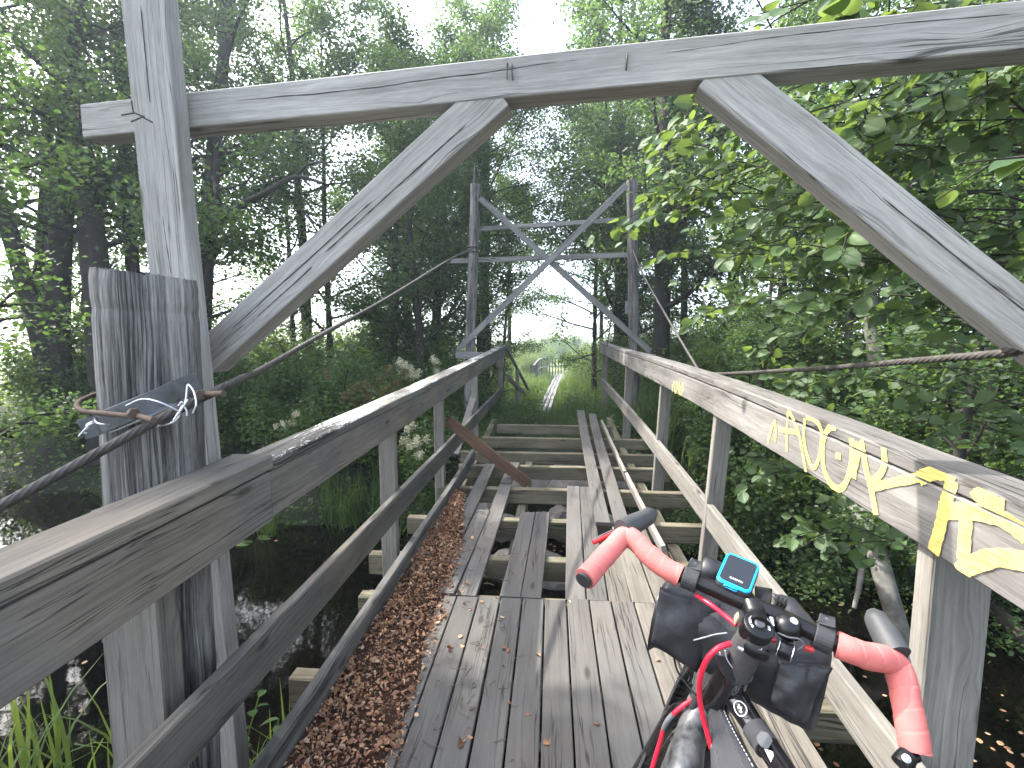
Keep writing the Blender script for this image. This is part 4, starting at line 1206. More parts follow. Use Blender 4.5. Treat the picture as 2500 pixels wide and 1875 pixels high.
ringp = [(math.cos(t) * .0135, math.sin(t) * .0105 + .003) for t in np.linspace(0, 6.283, 33)]
tubemark('ring_logo', (1822, 1745, .90), .0208, [ringp, [(-.006, .0), (-.003, .006), (.001, .001), (.004, .007), (.007, .003)], [(-.005, .005), (.0, .0), (.006, .006)]], .0012, 'white', fr)
mb = MB(); sweep(mb, smooth_path([pD(1853, 1793, .838), pD(1866, 1806, .826), pD(1880, 1818, .822)], 8), [rect(.020 * math.sin(.5 + t * 2.0) + .004, .0025, .001) for t in np.linspace(0, 1, 8)], tuple(CAM - pD(1866, 1806, .83))); mb.build('hook_patch', M['strapgrey'], so_)
tubemark('white_mark', (1886, 1850, .828), .0196, [[(-.004 + k * .0016, .006 - k * .0012), (.022, .010 - k * .0006)] for k in range(7)], .0012, 'white', fr)
tp('dry_husk', [(1794, 1524, .872), (1799, 1508, .872), (1802, 1494, .874)], [.0012, .0045, .001], 'brass', n=8)











#@@VEG
# ------------------------------------------------------------------ trees
def unit_noise(r, n): return nrm(r.normal(0, 1, (n, 3)))

def gen_tree(seed, h, r0, base, crown, nprim, nleaf, lsize, lean=(0, 0), elev=(10, 50), spread=.2, droop=.0, multi=1, mat='leaf_dark', bark='bark', top=.25, label='', cat='tree', group=None, tname='alder_tree', wob=.02, clump=.55):
    r = np.random.default_rng(seed)
    root = empty(tname, (0, 0, 0), label, cat, group)
    tm = MB(); twigs = []
    for st in range(multi):
        az0 = r.uniform(0, 6.28); ln = np.array(lean, float)
        if multi > 1: ln = ln + np.array([math.cos(az0 + st * 6.28 / multi), math.sin(az0 + st * 6.28 / multi)]) * .16 * h
        n = 11; T = np.linspace(0, 1, n)
        hh = h * (1 if st == 0 else r.uniform(.75, .95)); rr = r0 * (1 if st == 0 else r.uniform(.6, .85))
        pts = np.stack([ln[0] * T ** 1.3, ln[1] * T ** 1.3, hh * T], 1)
        pts[:, :2] += np.cumsum(r.normal(0, wob * h / n * 2.2, (n, 2)), 0) * T[:, None]
        pts[0, 2] = -.3
        rad = rr * (1 - T) ** .8 * .93 + rr * .07 + rr * .45 * np.exp(-T * 26)
        sp = smooth_path(np.column_stack([pts, rad]), 30)
        tube_into(tm, sp[:, :3], sp[:, 3], 10)
        for i in range(nprim // multi):
            t = base + (.98 - base) * ((i + r.uniform(.1, .9)) / (nprim // multi))
            p = np.array([np.interp(t, T, pts[:, k]) for k in range(3)])
            az = i * 2.4 + r.normal(0, .5) + az0
            s = (t - base) / (1 - base)
            L = crown * (1 - (1 - top) * s ** 1.6) * r.uniform(.7, 1.12) * (.75 + .25 * min(1, s * 4))
            el = math.radians(r.uniform(*elev) + 25 * s)
            d = np.array([math.cos(az) * math.cos(el), math.sin(az) * math.cos(el), math.sin(el)])
            m = 6; q = [p]
            for k in range(m):
                d = nrm(d + r.normal(0, .16, 3) + np.array([0, 0, .05 - droop * k]))
                q.append(q[-1] + d * L / m)
            q = np.array(q)
            rb = max(.012, rr * (1 - t) ** .8 * .42)
            sp = smooth_path(q, 14)
            tube_into(tm, sp, np.linspace(rb, .006, 14), 6)
            ns = 7
            for k in range(ns):
                u = .22 + .78 * (k + r.uniform(0, 1)) / ns
                b0 = np.array([np.interp(u, np.linspace(0, 1, m + 1), q[:, c]) for c in range(3)])
                dd = nrm(nrm(q[-1] - q[0]) + r.normal(0, .75, 3)); dd[2] *= .6
                l2 = L * r.uniform(.2, .42) * (1.1 - .4 * u)
                b1 = b0 + dd * l2 * .5 + r.normal(0, .04 * L, 3); b2 = b0 + dd * l2 + np.array([0, 0, -droop * l2 * 2])
                tube_into(tm, smooth_path([b0, b1, b2], 6), np.linspace(max(.006, rb * .35), .003, 6), 4)
                twigs.append((b0, b1, b2))
            twigs.append((q[-3], q[-2], q[-1]))
    tm.build('trunk', M[bark], root)
    tw = np.array(twigs)
    keep = tw[:, 2, 2] > -.2
    tw = tw[keep]
    # leaves gather in sprays round the twigs
    wgt = r.uniform(.15, 1, len(tw)) ** clump; wgt /= wgt.sum()
    k = r.choice(len(tw), nleaf, p=wgt)
    u = np.sqrt(r.uniform(.02, 1.1, nleaf))[:, None]
    c = tw[k, 0] * (1 - u) ** 2 + 2 * tw[k, 1] * u * (1 - u) + tw[k, 2] * u * u
    pos = c + r.normal(0, spread, (nleaf, 3)) * np.array([1, 1, .6])
    out = nrm(tw[k, 2] - tw[k, 0])
    V_, Q_, U_ = leaf_cloud(r, pos, lsize, out)
    np_mesh('crown', V_, Q_, M[mat], root, U_)
    return root

LB = 'leafy alder in the wood behind the left bank'
LBG = 'alders in the wood beyond the left bank'
RBG = 'alders in the wood beyond the right bank'
A1 = gen_tree(11, 11.0, .20, .16, 3.0, 28, 17500, .085, group=LBG, label='dark leafy alder among the others beyond the left bank')
A2 = gen_tree(12, 10.0, .16, .12, 2.7, 28, 17000, .085, lean=(.9, -.3), group=LBG, label='dark leafy alder among the others beyond the left bank')
A3 = gen_tree(13, 12.5, .24, .30, 3.4, 26, 18500, .085, multi=2, elev=(5, 40), group=LBG, label='dark leafy alder among the others beyond the left bank')
A4 = gen_tree(14, 8.5, .11, .10, 2.2, 26, 13500, .078, lean=(-.5, -.5), elev=(0, 45), group=LBG, label='dark leafy alder among the others beyond the left bank')
A6 = gen_tree(16, 9.5, .10, .10, 2.9, 26, 12500, .085, elev=(-5, 40), group=LBG, label='dark leafy alder among the others beyond the left bank')
def place(t, x, y, rz=0, sc=1.0, dz=0.0, first=False, label=None, group=None):
    loc = (x, y, float(ground_z(x, y)) + dz)
    if first:
        t.location = loc; t.rotation_euler = (0, 0, rz); t.scale = (sc,) * 3
        if label: t['label'] = label
        if group: t['group'] = group
        return t
    return copy_tree(t, loc, rz, sc, label, group)
place(A1, -8.6, 10.9, 0.4, .95, first=True)
place(A2, -3.1, 12.4, 0.0, .9, first=True)
place(A3, -7.5, 9.8, 1.0, .92, first=True)
place(A4, -2.7, 10.2, 0.2, .85, first=True)
place(A6, -5.7, 12.2, .4, 1.0, first=True)
place(A6, -7.4, 13.6, 2.4, 1.05); place(A6, -4.3, 14.2, 4.1, 1.0); place(A6, -9.8, 12.4, 1.1, 1.1)
for t, x, y, rz, sc in ((A3, -9.6, 8.7, 2.2, 1.0), (A4, -3.7, 11.0, 2.0, .95), (A2, -11.6, 10.2, 1.2, 1.05), (A1, -3.2, 13.4, 4.1, .85),
                        (A1, -5.5, 3.3, 1.6, .72), (A2, -5.9, 2.0, 2.0, .78),  (A2, -4.4, 15.2, 2.5, .9), (A3, -13.5, 9.5, .2, 1.0), (A4, -1.9, 13.6, 5.2, .9), (A4, -1.75, 16.5, 2.0, .7), (A1, -12.5, 6.2, 3.0, 1.0), (A4, -10.6, 6.6, 1.1, .8)):  # the two nearest trees, trunks out of view, are added to shade the deck
    place(t, x, y, rz, sc)
A5 = gen_tree(15, 11.5, .15, .42, 3.9, 26, 24000, .08, elev=(-5, 35), droop=.03, group='alders arching over the far path', label='dark leafy alder arching over the far path')
place(A5, -2.0, 14.6, .3, 1.0, first=True)
place(A5, -6.6, 12.8, 3.4, 1.1); place(A5, 2.7, 19.0, .9, 1.05); place(A5, -1.9, 21.5, 2.6, .8); place(A5, 2.2, 22.5, 4.4, .82); place(A5, -2.4, 17.0, 5.1, 1.0); place(A5, 2.5, 16.2, 2.0, .95); place(A5, -2.6, 19.5, 4.0, 1.05); place(A5, 3.4, 13.2, 3.1, .8)
RL = 'dark leafy alder among the others beyond the right bank'
for t, x, y, rz, sc in ((A1, 5.6, 8.4, 1.3, .95), (A2, 4.1, 11.2, 3.1, .95), (A4, 6.9, 6.6, .3, 1.0), (A3, 7.6, 9.2, 2.6, .9), (A4, 3.6, 8.6, 2.2, .8), (A1, 2.5, 11.6, 1.9, 1.12), (A1, 2.05, 15.2, .9, 1.22), (A6, 1.6, 19.0, 3.0, 1.15), (A4, 3.7, 4.9, 1.2, .62), (A4, 4.8, 4.0, 4.2, .7), (A4, 2.75, 6.9, 3.0, .5),  (A1, 9.6, 7.2, .5, 1.0),
                        (A2, 6.4, 12.6, 4.4, 1.0), (A4, 3.1, 14.6, 1.7, .75), (A4, 2.35, 15.2, .3, .72), (A1, 8.4, 11.4, 2.7, 1.0), (A2, 11.0, 6.6, 5.0, 1.0), (A3, 12.5, 12.5, 4.0, 1.1), (A1, 6.9, 4.4, 5.5, .8), (A4, 10.4, 8.8, 2.0, 1.1), (A2, 9.0, 4.6, 2.1, .9), (A3, 11.5, 9.6, 1.1, .95)):
    place(t, x, y, rz, sc, label=RL, group=RBG)

def trunk_only(name, pts, r, bark, label, group=None):
    """a tree of which the bridge only sees the stem and a few limbs, with a thin crown high up"""
    root = empty(name, tuple(pts[0]), label, 'tree', group)
    sp = smooth_path(np.column_stack([np.array(pts), np.linspace(r, r * .45, len(pts))]), 26)
    sp[:, :3] += np.random.default_rng(len(label)).normal(0, r * .1, (26, 3))
    tm = MB(); tube_into(tm, sp[:, :3], sp[:, 3], 12)
    rr = np.random.default_rng(int(abs(pts[0][0]) * 100))
    tw = []
    for k in range(16):
        i = rr.integers(12, 26); p = sp[i, :3]; a = rr.uniform(0, 6.28)
        e = p + np.array([math.cos(a), math.sin(a), rr.uniform(.1, .8)]) * rr.uniform(.6, 1.6)
        m2 = (p + e) / 2 + rr.normal(0, .12, 3)
        tube_into(tm, smooth_path([p, m2, e], 6), np.linspace(r * .22, .006, 6), 5); tw.append((p, m2, e))
    tm.build('trunk', M[bark], root)
    tw = np.array(tw); k = rr.integers(0, len(tw), 3600)
    u = np.sqrt(rr.uniform(.1, 1.1, 3600))[:, None]
    pos = tw[k, 0] * (1 - u) ** 2 + 2 * tw[k, 1] * u * (1 - u) + tw[k, 2] * u * u + rr.normal(0, .22, (3600, 3))
    Vv, Qq, Uu = leaf_cloud(rr, pos, .085)
    np_mesh('crown', Vv, Qq, M['leaf_dark'], root, Uu)
    return root
def stem(px, pyb, d, top_px, top_py, r, bark, label, name='alder_tree', mid=None, group=None):
    b = pD(px, pyb, d); b[2] = float(ground_z(b[0], b[1])) - .2
    e = pD(top_px, top_py, d + .2)
    pts = [b, b * .5 + e * .5 + np.array([.08, 0, 0]) if mid is None else pD(*mid, d + .1), e, e + (e - b) * .35]
    return trunk_only(name, pts, r, bark, label, group)
stem(262, 1060, 9.2, 205, 420, .30, 'bark', 'thick dark trunk left of the split pole, the stoutest in view')
stem(130, 1060, 9.8, 120, 450, .17, 'bark', 'dark trunk near the left edge, upright beside the stoutest one')
stem(330, 1010, 10.5, 300, 300, .16, 'bark', 'dark trunk half hidden behind the portal post')
stem(465, 900, 8.0, 520, 600, .10, 'bark', 'dark leaning trunk right of the portal post with a limb arching to the right', mid=(480, 700))
stem(2150, 1060, 6.6, 2105, 560, .13, 'bark_grey', 'pale lichened trunk rising behind the right cable')
stem(2420, 1120, 5.6, 2400, 760, .065, 'bark_grey', 'thin pale stem at the right edge above the handrail')
stem(2075, 960, 7.6, 2060, 600, .07, 'bark_grey', 'slim grey stem just left of the pale lichened trunk')
for px, d, tp, r in ((845, 15, 840, .07), (960, 16, 975, .08), (1085, 14, 1215, .07), (800, 13, 790, .06), (1010, 18, 1000, .09), (1650, 12, 1640, .07), (1730, 13, 1760, .08)):
    stem(px, 950, d, tp, 560, r, 'bark', 'slim dark trunk seen through the far portal', mid=None, group='slim trunks in the background') if False else None
# the arching limb
limb_root = [o for o in COL.objects if o.get('label', '').startswith('dark leaning trunk right')][0]
lb = [pD(490, 600, 8.0), pD(560, 520, 7.9), pD(650, 470, 7.8), pD(720, 432, 7.7), pD(790, 448, 7.7)]
mb = MB(); tube_into(mb, smooth_path(lb, 30), np.linspace(.075, .02, 30), 10); tube_into(mb, smooth_path([lb[3], pD(760, 400, 7.7), pD(860, 395, 7.6)], 12), np.linspace(.03, .008, 12), 8)
mb.build('limb', M['bark'], limb_root)


# ------------------------------------------------------------------ the near alder on the right with its big leaves
HT = [tpl_hero(.40, .10, .12), tpl_hero(.36, .16, .25), tpl_hero(.43, .06, .05)]
near = empty('alder_tree', (3.5, 2.2, -1.3), 'nearest alder on the right, large bright leaves hanging over the handrail and crossbeam', 'tree')
nm = MB()
tp = np.array([(3.5, 2.2, -1.4), (3.45, 2.3, .5), (3.3, 2.4, 2.2), (3.35, 2.3, 4.0), (3.2, 2.5, 5.6)])
sp = smooth_path(np.column_stack([tp, [.13, .11, .09, .06, .03]]), 24)
tube_into(nm, sp[:, :3], sp[:, 3], 10)
hr = np.random.default_rng(77)
HL = [[], [], []]
def spray(p0, p1, nleaf, size, side=.2, sag=.12, ntw=5, up=(0, 0, 1)):
    """a leafy branch from p0 to p1 with side shoots; leaves alternate along every shoot"""
    p0, p1 = np.array(p0, float), np.array(p1, float)
    p0 = p0 + hr.normal(0, .25, 3); p0 = p1 + (p0 - p1) * min(1, hr.uniform(.55, .95)); mid = (p0 + p1) / 2 + np.array([0, 0, sag]) + hr.normal(0, .11, 3)
    ax = smooth_path([p0, mid, p1], 16)
    tube_into(nm, ax, np.linspace(.006, .0018, 16), 6)
    d0 = nrm(p1 - p0); sd = nrm(np.cross(d0, [0, 0, 1]))
    shoots = [ax[6:]]
    for k in range(ntw):
        i = int(5 + k * 10 / ntw); s_ = 1 if k % 2 else -1
        dd = nrm(d0 * .7 + sd * s_ * hr.uniform(.5, 1.1) + hr.normal(0, .25, 3))
        l = side * hr.uniform(.8, 1.9)
        q = smooth_path([ax[i], ax[i] + dd * l * .5 + np.array([0, 0, .02]), ax[i] + dd * l - np.array([0, 0, .04])], 8)
        tube_into(nm, q, np.linspace(.004, .0015, 8), 5); shoots.append(q)
    for j in range(int(nleaf * 2.4)):
        q = shoots[hr.integers(0, len(shoots))] if j > nleaf * .25 else shoots[0]
        u = hr.uniform(.15, 1.0); i = min(len(q) - 2, int(u * (len(q) - 1)))
        p = q[i] + (q[i + 1] - q[i]) * hr.uniform(); t = nrm(q[i + 1] - q[i])
        s2 = nrm(np.cross(t, [0, 0, 1])) * (1 if j % 2 else -1)
        d = t * hr.uniform(.3, .9) + s2 * hr.uniform(.4, 1.0) + np.array([0, 0, hr.uniform(-.5, .15)])
        n = np.array([-.4, -.55, .6]) + hr.normal(0, .55, 3)
        s_ = size * hr.uniform(.55, 1.15)
        st_ = p + nrm(d) * .018
        tube_into(nm, [p, st_], .0011, 4)
        HL[hr.integers(0, 3)].append((st_, d, n, s_))
spray((3.3, 2.6, 2.6), pD(1440, 585, 2.9), 26, .085, .22, .05, 6)
spray((3.3, 2.5, 2.8), pD(1690, 470, 2.5), 42, .088, .30, .1, 8)
spray((3.3, 2.5, 2.6), pD(1760, 560, 2.5), 38, .085, .30, .1, 8)
spray((3.3, 2.5, 2.3), pD(1900, 660, 2.2), 40, .088, .26, .1, 8)
spray((3.4, 2.3, 2.0), pD(1880, 790, 2.6), 34, .082, .26, .1, 7)
spray((3.3, 2.4, 3.0), pD(2080, 250, 1.9), 36, .085, .24, .08, 8)
spray((3.3, 2.4, 2.7), pD(2050, 390, 2.0), 36, .085, .26, .08, 8)
spray((2.4, 1.7, 2.5), pD(2340, 400, 1.05), 12, .09, .13, .03, 4)
spray((3.0, 2.2, 3.4), pD(1690, 15, 1.45), 18, .10, .16, .1, 5)
spray((3.0, 2.2, 3.5), pD(1850, 35, 1.7), 26, .095, .2, .1, 6)
spray((3.0, 2.2, 3.4), pD(2080, -20, 1.7), 22, .095, .2, .1, 6)
spray((3.2, 2.4, 3.0), pD(2250, 180, 2.3), 34, .085, .28, .1, 7)
spray((3.3, 2.4, 2.2), pD(2260, 560, 2.5), 36, .085, .3, .1, 7)
spray((3.4, 2.3, 1.6), pD(2050, 740, 2.9), 36, .085, .3, .1, 7)
spray((3.4, 2.3, 1.2), pD(1960, 920, 3.2), 36, .088, .3, .1, 7)
spray((3.4, 2.3, 1.0), pD(2300, 1020, 2.9), 32, .085, .3, .1, 7)
spray((3.4, 2.4, .6), pD(1840, 1120, 3.6), 40, .09, .36, .1, 8)
spray((3.4, 2.4, .3), pD(1960, 1230, 3.4), 34, .09, .3, .08, 8)
for px_, py_, d_ in ((1545, 470, 2.9), (1500, 545, 3.0), (1560, 610, 2.9), (1590, 400, 2.7), (1530, 360, 3.1), (1640, 520, 3.0), (1720, 640, 3.2), (1800, 720, 3.3), (1700, 760, 3.8), (1860, 560, 2.8), (1980, 600, 3.2), (1800, 860, 3.6), (2150, 680, 3.0), (2200, 420, 2.4), (2140, 330, 2.8), (1980, 300, 2.4),
                     (1900, 1020, 3.7), (2060, 1060, 3.6), (2200, 860, 3.2), (2380, 620, 2.4), (2420, 240, 2.0), (1760, 1000, 3.9), (1900, 1320, 3.5), (1600, 330, 2.8), (2440, 900, 2.6), (2120, 1180, 3.6), (1950, 120, 2.2), (1560, 150, 2.4), (1640, 230, 2.6)):
    hz = float(np.clip(pD(px_, py_, d_)[2] - .1, .0, 4.6)); spray((3.35, 2.4, hz), pD(px_, py_, d_), 34, .088, .32, .12, 8)
nm.build('trunk', M['bark'], near)
hp = []
for k in range(3):
    a = HL[k]
    hp.append(inst(HT[k], np.array([x[0] for x in a]), np.array([x[1] for x in a]), np.array([x[2] for x in a]), np.array([x[3] for x in a])))
Vv, Qq, Uu = merge(hp)
np_mesh('leaves', Vv, Qq, M['leaf_near'], near, Uu, True)


# ------------------------------------------------------------------ bushes
def gen_bush(seed, r_, h, nleaf, lsize, mat, label, name='bush', group=None, flat=1.0, nst=16, spread=.13):
    r = np.random.default_rng(seed)
    root = empty(name, (0, 0, 0), label, 'bush', group)
    sm = MB(); tw = []
    for i in range(nst):
        a = i * 2.4 + r.normal(0, .4); rad = r_ * math.sqrt(r.uniform(.03, 1))
        e = np.array([math.cos(a) * rad, math.sin(a) * rad, h * r.uniform(.45, 1.05) * (1 - .35 * (rad / r_) ** 2)])
        b = e * np.array([.2, .2, 0]); m2 = (b + e) / 2 + r.normal(0, .08 * r_, 3) + np.array([0, 0, .1 * h])
        tube_into(sm, smooth_path([b, m2, e], 8), np.linspace(.016, .004, 8), 5)
        tw.append((b * .6 + m2 * .4, m2, e))
        for k in range(4):
            u = r.uniform(.25, .95); p = b * (1 - u) ** 2 + 2 * m2 * u * (1 - u) + e * u * u
            q = p + nrm(r.normal(0, 1, 3) + np.array([0, 0, .2])) * r.uniform(.15, .35) * r_
            tube_into(sm, [p, (p + q) / 2, q], .004, 4); tw.append((p, (p + q) / 2, q))
    sm.build('stems', M['bark'], root)
    tw = np.array(tw)
    k = r.integers(0, len(tw), nleaf); u = r.uniform(0, 1.1, nleaf)[:, None]
    pos = tw[k, 0] * (1 - u) ** 2 + 2 * tw[k, 1] * u * (1 - u) + tw[k, 2] * u * u + r.normal(0, spread * r_, (nleaf, 3))
    pos[:, 2] = np.maximum(pos[:, 2], .02)
    Vv, Qq, Uu = leaf_cloud(r, pos, lsize, jit=.6)
    np_mesh('foliage', Vv, Qq, M[mat], root, Uu)
    return root
BG = 'leafy bushes crowding the left bank'
BR = 'leafy bushes crowding the right bank'
b1 = gen_bush(21, 1.0, 1.5, 7000, .07, 'leaf_dark', 'dense dark green bush in the thicket on the left bank', group=BG)
b2 = gen_bush(22, .8, 1.0, 5200, .06, 'leaf_mid', 'dense dark green bush in the thicket on the left bank', group=BG)
b3 = gen_bush(23, 1.2, 2.2, 9000, .085, 'leaf_mid', 'dense dark green bush in the thicket on the left bank', group=BG)
place(b1, -3.6, 8.3, first=True); place(b2, -2.15, 7.7, first=True); place(b3, -4.7, 9.3, 0, .75, first=True)
for b, x, y, rz, sc in ((b1, -5.2, 8.4, 1, .95), (b2, -3.0, 7.6, 2, 1), (b1, -6.6, 8.7, 3, 1), (b2, -4.3, 7.8, .5, 1), (b3, -2.6, 10.6, 1.5, .9), (b1, -1.75, 9.2, 2.2, .75), (b3, -7.6, 9.6, .4, 1.1),
                        (b2, -5.9, 7.9, 1.9, .9), (b3, -6.6, 12.3, .3, 1.1), (b3, -8.8, 12.6, 3.3, 1.2), (b3, -4.6, 12.9, 1.9, 1.1), (b3, -11.5, 11.6, 4.0, 1.3), (b3, -8.4, 10.4, 5.0, .9), (b3, -9.6, 9.2, 2, 1.0), (b1, -8.8, 8.6, 1.4, .9), (b3, -3.9, 11.8, 2.7, 1.2), (b1, -2.1, 12.2, 2.7, 1.0), (b2, -1.5, 10.6, 2.7, .8), (b2, -1.3, 7.75, 1.1, .5), (b2, -1.05, 8.6, 4.0, .5), (b2, -.95, 9.5, .6, .45)):
    place(b, x, y, rz, sc)
RBL = 'dense green bush in the thicket on the right bank'
for b, x, y, rz, sc in ((b3, 2.9, 6.6, 1, .8), (b1, 2.35, 7.4, 2, .8), (b3, 4.1, 6.0, 3, .9), (b2, 2.2, 6.35, 0, .8), (b1, 3.4, 5.75, 1, .85), (b2, 2.75, 5.75, 2, .9), (b1, 4.9, 5.3, 2, .9), (b3, 5.9, 5.4, 0, 1), (b3, 5.2, 7.4, 1, 1.2), (b3, 7.4, 6.2, 2.4, 1.2), (b3, 6.8, 8.2, .7, 1.3), (b3, 4.2, 8.6, 4.0, 1.1), (b3, 8.8, 6.8, 3.4, 1.3), (b3, 5.8, 10.5, 1.2, 1.3), (b3, 9.8, 9.6, 5.0, 1.4),
                        (b1, 2.1, 9.4, 1.2, .8), (b3, 3.2, 9.8, 2.1, .95), (b2, 1.85, 8.2, 2.4, .75), (b3, 2.9, 12.2, .3, 1.0), (b1, 6.4, 4.4, 1.8, .9), (b2, 4.2, 4.95, 1.2, .8), (b2, 1.25, 8.8, 2.0, .5), (b2, 1.3, 9.9, 3.0, .55)):
    place(b, x, y, rz, sc, label=RBL, group=BR)
w1_ = gen_bush(31, 1.5, 3.4, 12000, .075, 'leaf_light', 'pale green willow bush beside the path past the far portal', 'willow_bush', 'pale willow bushes along the far path', spread=.16)
place(w1_, 3.6, 19.0, first=True)
for x, y, rz, sc in ((2.7, 14.6, 2.2, .95), (1.75, 24, 1.2, .72), (-1.3, 30, 4.2, .7), (1.9, 34, .3, .85), (-1.0, 44, 2.0, .8), (1.2, 58, 4.0, 1.0), (-2.2, 62, 1.5, 1.1), (3.4, 72, 2.0, 1.3), (.2, 80, .4, 1.3),  (-2.3, 18.6, 3.1, .72), (2.6, 21.5, 5.1, .85), (3.2, 23.5, 1, .95), (5.4, 17.5, 2, 1.1), (4.6, 29, 3, 1.1), (-2.2, 33, .6, .8), (-3.6, 26, 1.6, .8), (-4.8, 20.5, 2.2, 1.0), (2.4, 40, 2.4, .8), (-.6, 52, 1.1, .8), (4.2, 50, .4, .9), (7.5, 24, 1.1, 1.2), (-7.5, 19, .2, 1.1), (-10.5, 17, 1.2, 1.1)):
    place(w1_, x, y, rz, sc)
# distant scrub line and one small spruce tip
r = np.random.default_rng(5)
pos = []
for k in range(60):
    x = r.uniform(-60, 70); y = r.uniform(75, 110); gz = float(ground_z(x, y)); hh = r.uniform(1.0, 2.4)
    pos.append(np.array([x, y, gz]) + np.abs(r.normal(0, 1, (260, 3))) * np.array([0, 0, hh * .5]) + r.normal(0, 1, (260, 3)) * np.array([1.6, 1.2, .2]))
pos = np.concatenate(pos)
Vv, Qq, Uu = leaf_cloud(r, pos, .5)
tag(np_mesh('scrub', Vv, Qq, M['leaf_light'], None, Uu), 'hazy line of far scrub closing the meadow', 'scrub', None, 'stuff')
spx = np.array([2.6, 62.0]); gz = float(ground_z(*spx))
tree_s = empty('spruce_tree', (spx[0], spx[1], gz), 'tiny lone spruce on the skyline over the far path', 'tree')
tube('trunk', [(spx[0], spx[1], gz), (spx[0], spx[1], gz + 2.9)], [.06, .01], M['bark'], tree_s, 6)
hh = r.uniform(0, 1, 1500); aa = r.uniform(0, 6.28, 1500); rr_ = (1 - hh) ** .8 * .8 * r.uniform(.2, 1, 1500)
pos = np.stack([spx[0] + np.cos(aa) * rr_, spx[1] + np.sin(aa) * rr_, gz + .5 + hh * 2.6 - rr_ * .3], 1)
Vv, Qq, Uu = leaf_cloud(r, pos, .16, np.stack([np.cos(aa), np.sin(aa), -.2 * np.ones(1500)], 1))
np_mesh('crown', Vv, Qq, M['leaf_mid'], tree_s, Uu)


# ------------------------------------------------------------------ herbs, sedges, grass
def gen_sedge(seed, n, h, w, label, group, mat='grass', spread=.07, lean=.5):
    r = np.random.default_rng(seed); parts = []
    for bend in (.3, .7, 1.2, 1.9):
        k = n // 4
        a = r.uniform(0, 6.28, k); rad = np.abs(r.normal(0, spread, k))
        pos = np.stack([np.cos(a) * rad, np.sin(a) * rad, np.zeros(k)], 1)
        o = np.stack([np.cos(a), np.sin(a), np.zeros(k)], 1)
        d = np.array([0, 0, 1.]) + o * r.uniform(.05, lean, k)[:, None] + r.normal(0, .1, (k, 3))
        nn = -o * -1.0 + r.normal(0, .15, (k, 3))
        parts.append(inst(tpl_blade(w / h, bend), pos, d, nn, h * r.uniform(.5, 1.1, k)))
    Vv, Qq, Uu = merge(parts)
    o_ = np_mesh('sedge_clump', Vv, Qq, M[mat], None, Uu)
    return tag(o_, label, 'sedge', group)
SL = 'arching tuft of green sedge on the left shore'
SR = 'arching tuft of green sedge on the right shore'
s1 = gen_sedge(41, 70, .85, .007, SL, 'sedge tufts along the left shore')
s2 = gen_sedge(42, 48, 1.1, .009, SL, 'sedge tufts along the left shore', lean=.35)
def pl(o, x, y, rz, sc, label=None, group=None, z=None, first=False):
    c = o if first else o.copy()
    if not first: COL.objects.link(c)
    c.location = (x, y, float(ground_z(x, y)) - .03 if z is None else z); c.rotation_euler = (0, 0, rz); c.scale = (sc,) * 3
    if label: c['label'] = label
    if group: c['group'] = group
    return c
pl(s1, -2.5, 6.55, 0, 1.0, first=True); pl(s2, -2.15, 6.45, 0, 1.0, first=True)
r = np.random.default_rng(43)
for k in range(26):
    x = -1.35 - 5.5 * r.uniform() ** 1.4; y = float(bank_line(x)) + r.uniform(-.05, .75)
    pl((s1, s2)[k % 2], x, y, r.uniform(0, 6.28), r.uniform(.6, 1.1))
for k in range(20):
    x = 1.45 + 3.6 * r.uniform() ** 1.3; y = float(bank_line(x)) + r.uniform(0, 1.1)
    pl((s1, s2)[k % 2], x, y, r.uniform(0, 6.28), r.uniform(.55, 1.05), SR, 'sedge tufts along the right shore')
for k in range(7):
    pl(s2, 1.5 + r.uniform(-.1, .55), 7.3 + r.uniform(0, 2.4), r.uniform(0, 6), r.uniform(.9, 1.3), SR, 'sedge tufts along the right shore')
# bright reeds in the lower left corner
rd = gen_sedge(44, 12, 1.15, .015, 'bright green reed clump growing up through the water at lower left', 'reed clumps at lower left', 'reed', .12, .5)
rd.name = 'reed_clump'
q_ = [(100, 2060, 1.0), (170, 2010, 1.0), (40, 1990, .9), (230, 2080, .9), (455, 1960, .95), (500, 2040, .85), (640, 2040, .8), (700, 2000, .72), (560, 2100, .8)]
for k, (px_, py_, sc) in enumerate(q_):
    p = pZ(px_, py_, -1.25); pl(rd, p[0], p[1], k * 1.7, sc, z=-1.25, first=(k == 0))
def leafy_plant(x, y, z0, h, label):
    r_ = np.random.default_rng(int(h * 1000)); root = empty('bittersweet_plant', (x, y, z0), label, 'plant')
    mb = MB(); pos, dd = [], []
    for k in range(5):
        e = np.array([x + r_.uniform(-.22, .22), y + r_.uniform(-.2, .2), z0 + h * r_.uniform(.6, 1)])
        q = smooth_path([(x, y, z0), ((x + e[0]) / 2 + r_.normal(0, .05), (y + e[1]) / 2, z0 + h * .5), e], 14)
        tube_into(mb, q, .004, 5)
        for i in range(3, 14):
            a = r_.uniform(0, 6.28); pos.append(q[i]); dd.append((math.cos(a), math.sin(a), r_.uniform(-.2, .4)))
    mb.build('stems', M['reed'], root)
    n = len(pos); nn = np.tile([0, 0, 1.], (n, 1)) + r_.normal(0, .3, (n, 3))
    Vv, Qq, Uu = inst(tpl_hero(.24, .08, .2), np.array(pos), np.array(dd), nn, r_.uniform(.06, .11, n))
    np_mesh('leaves', Vv, Qq, M['leaf_mid'], root, Uu, True)
lp_ = pZ(590, 2080, -1.25)
leafy_plant(lp_[0], lp_[1], -1.25, .95, 'leafy green herb standing in the water between the kerb and the reeds')

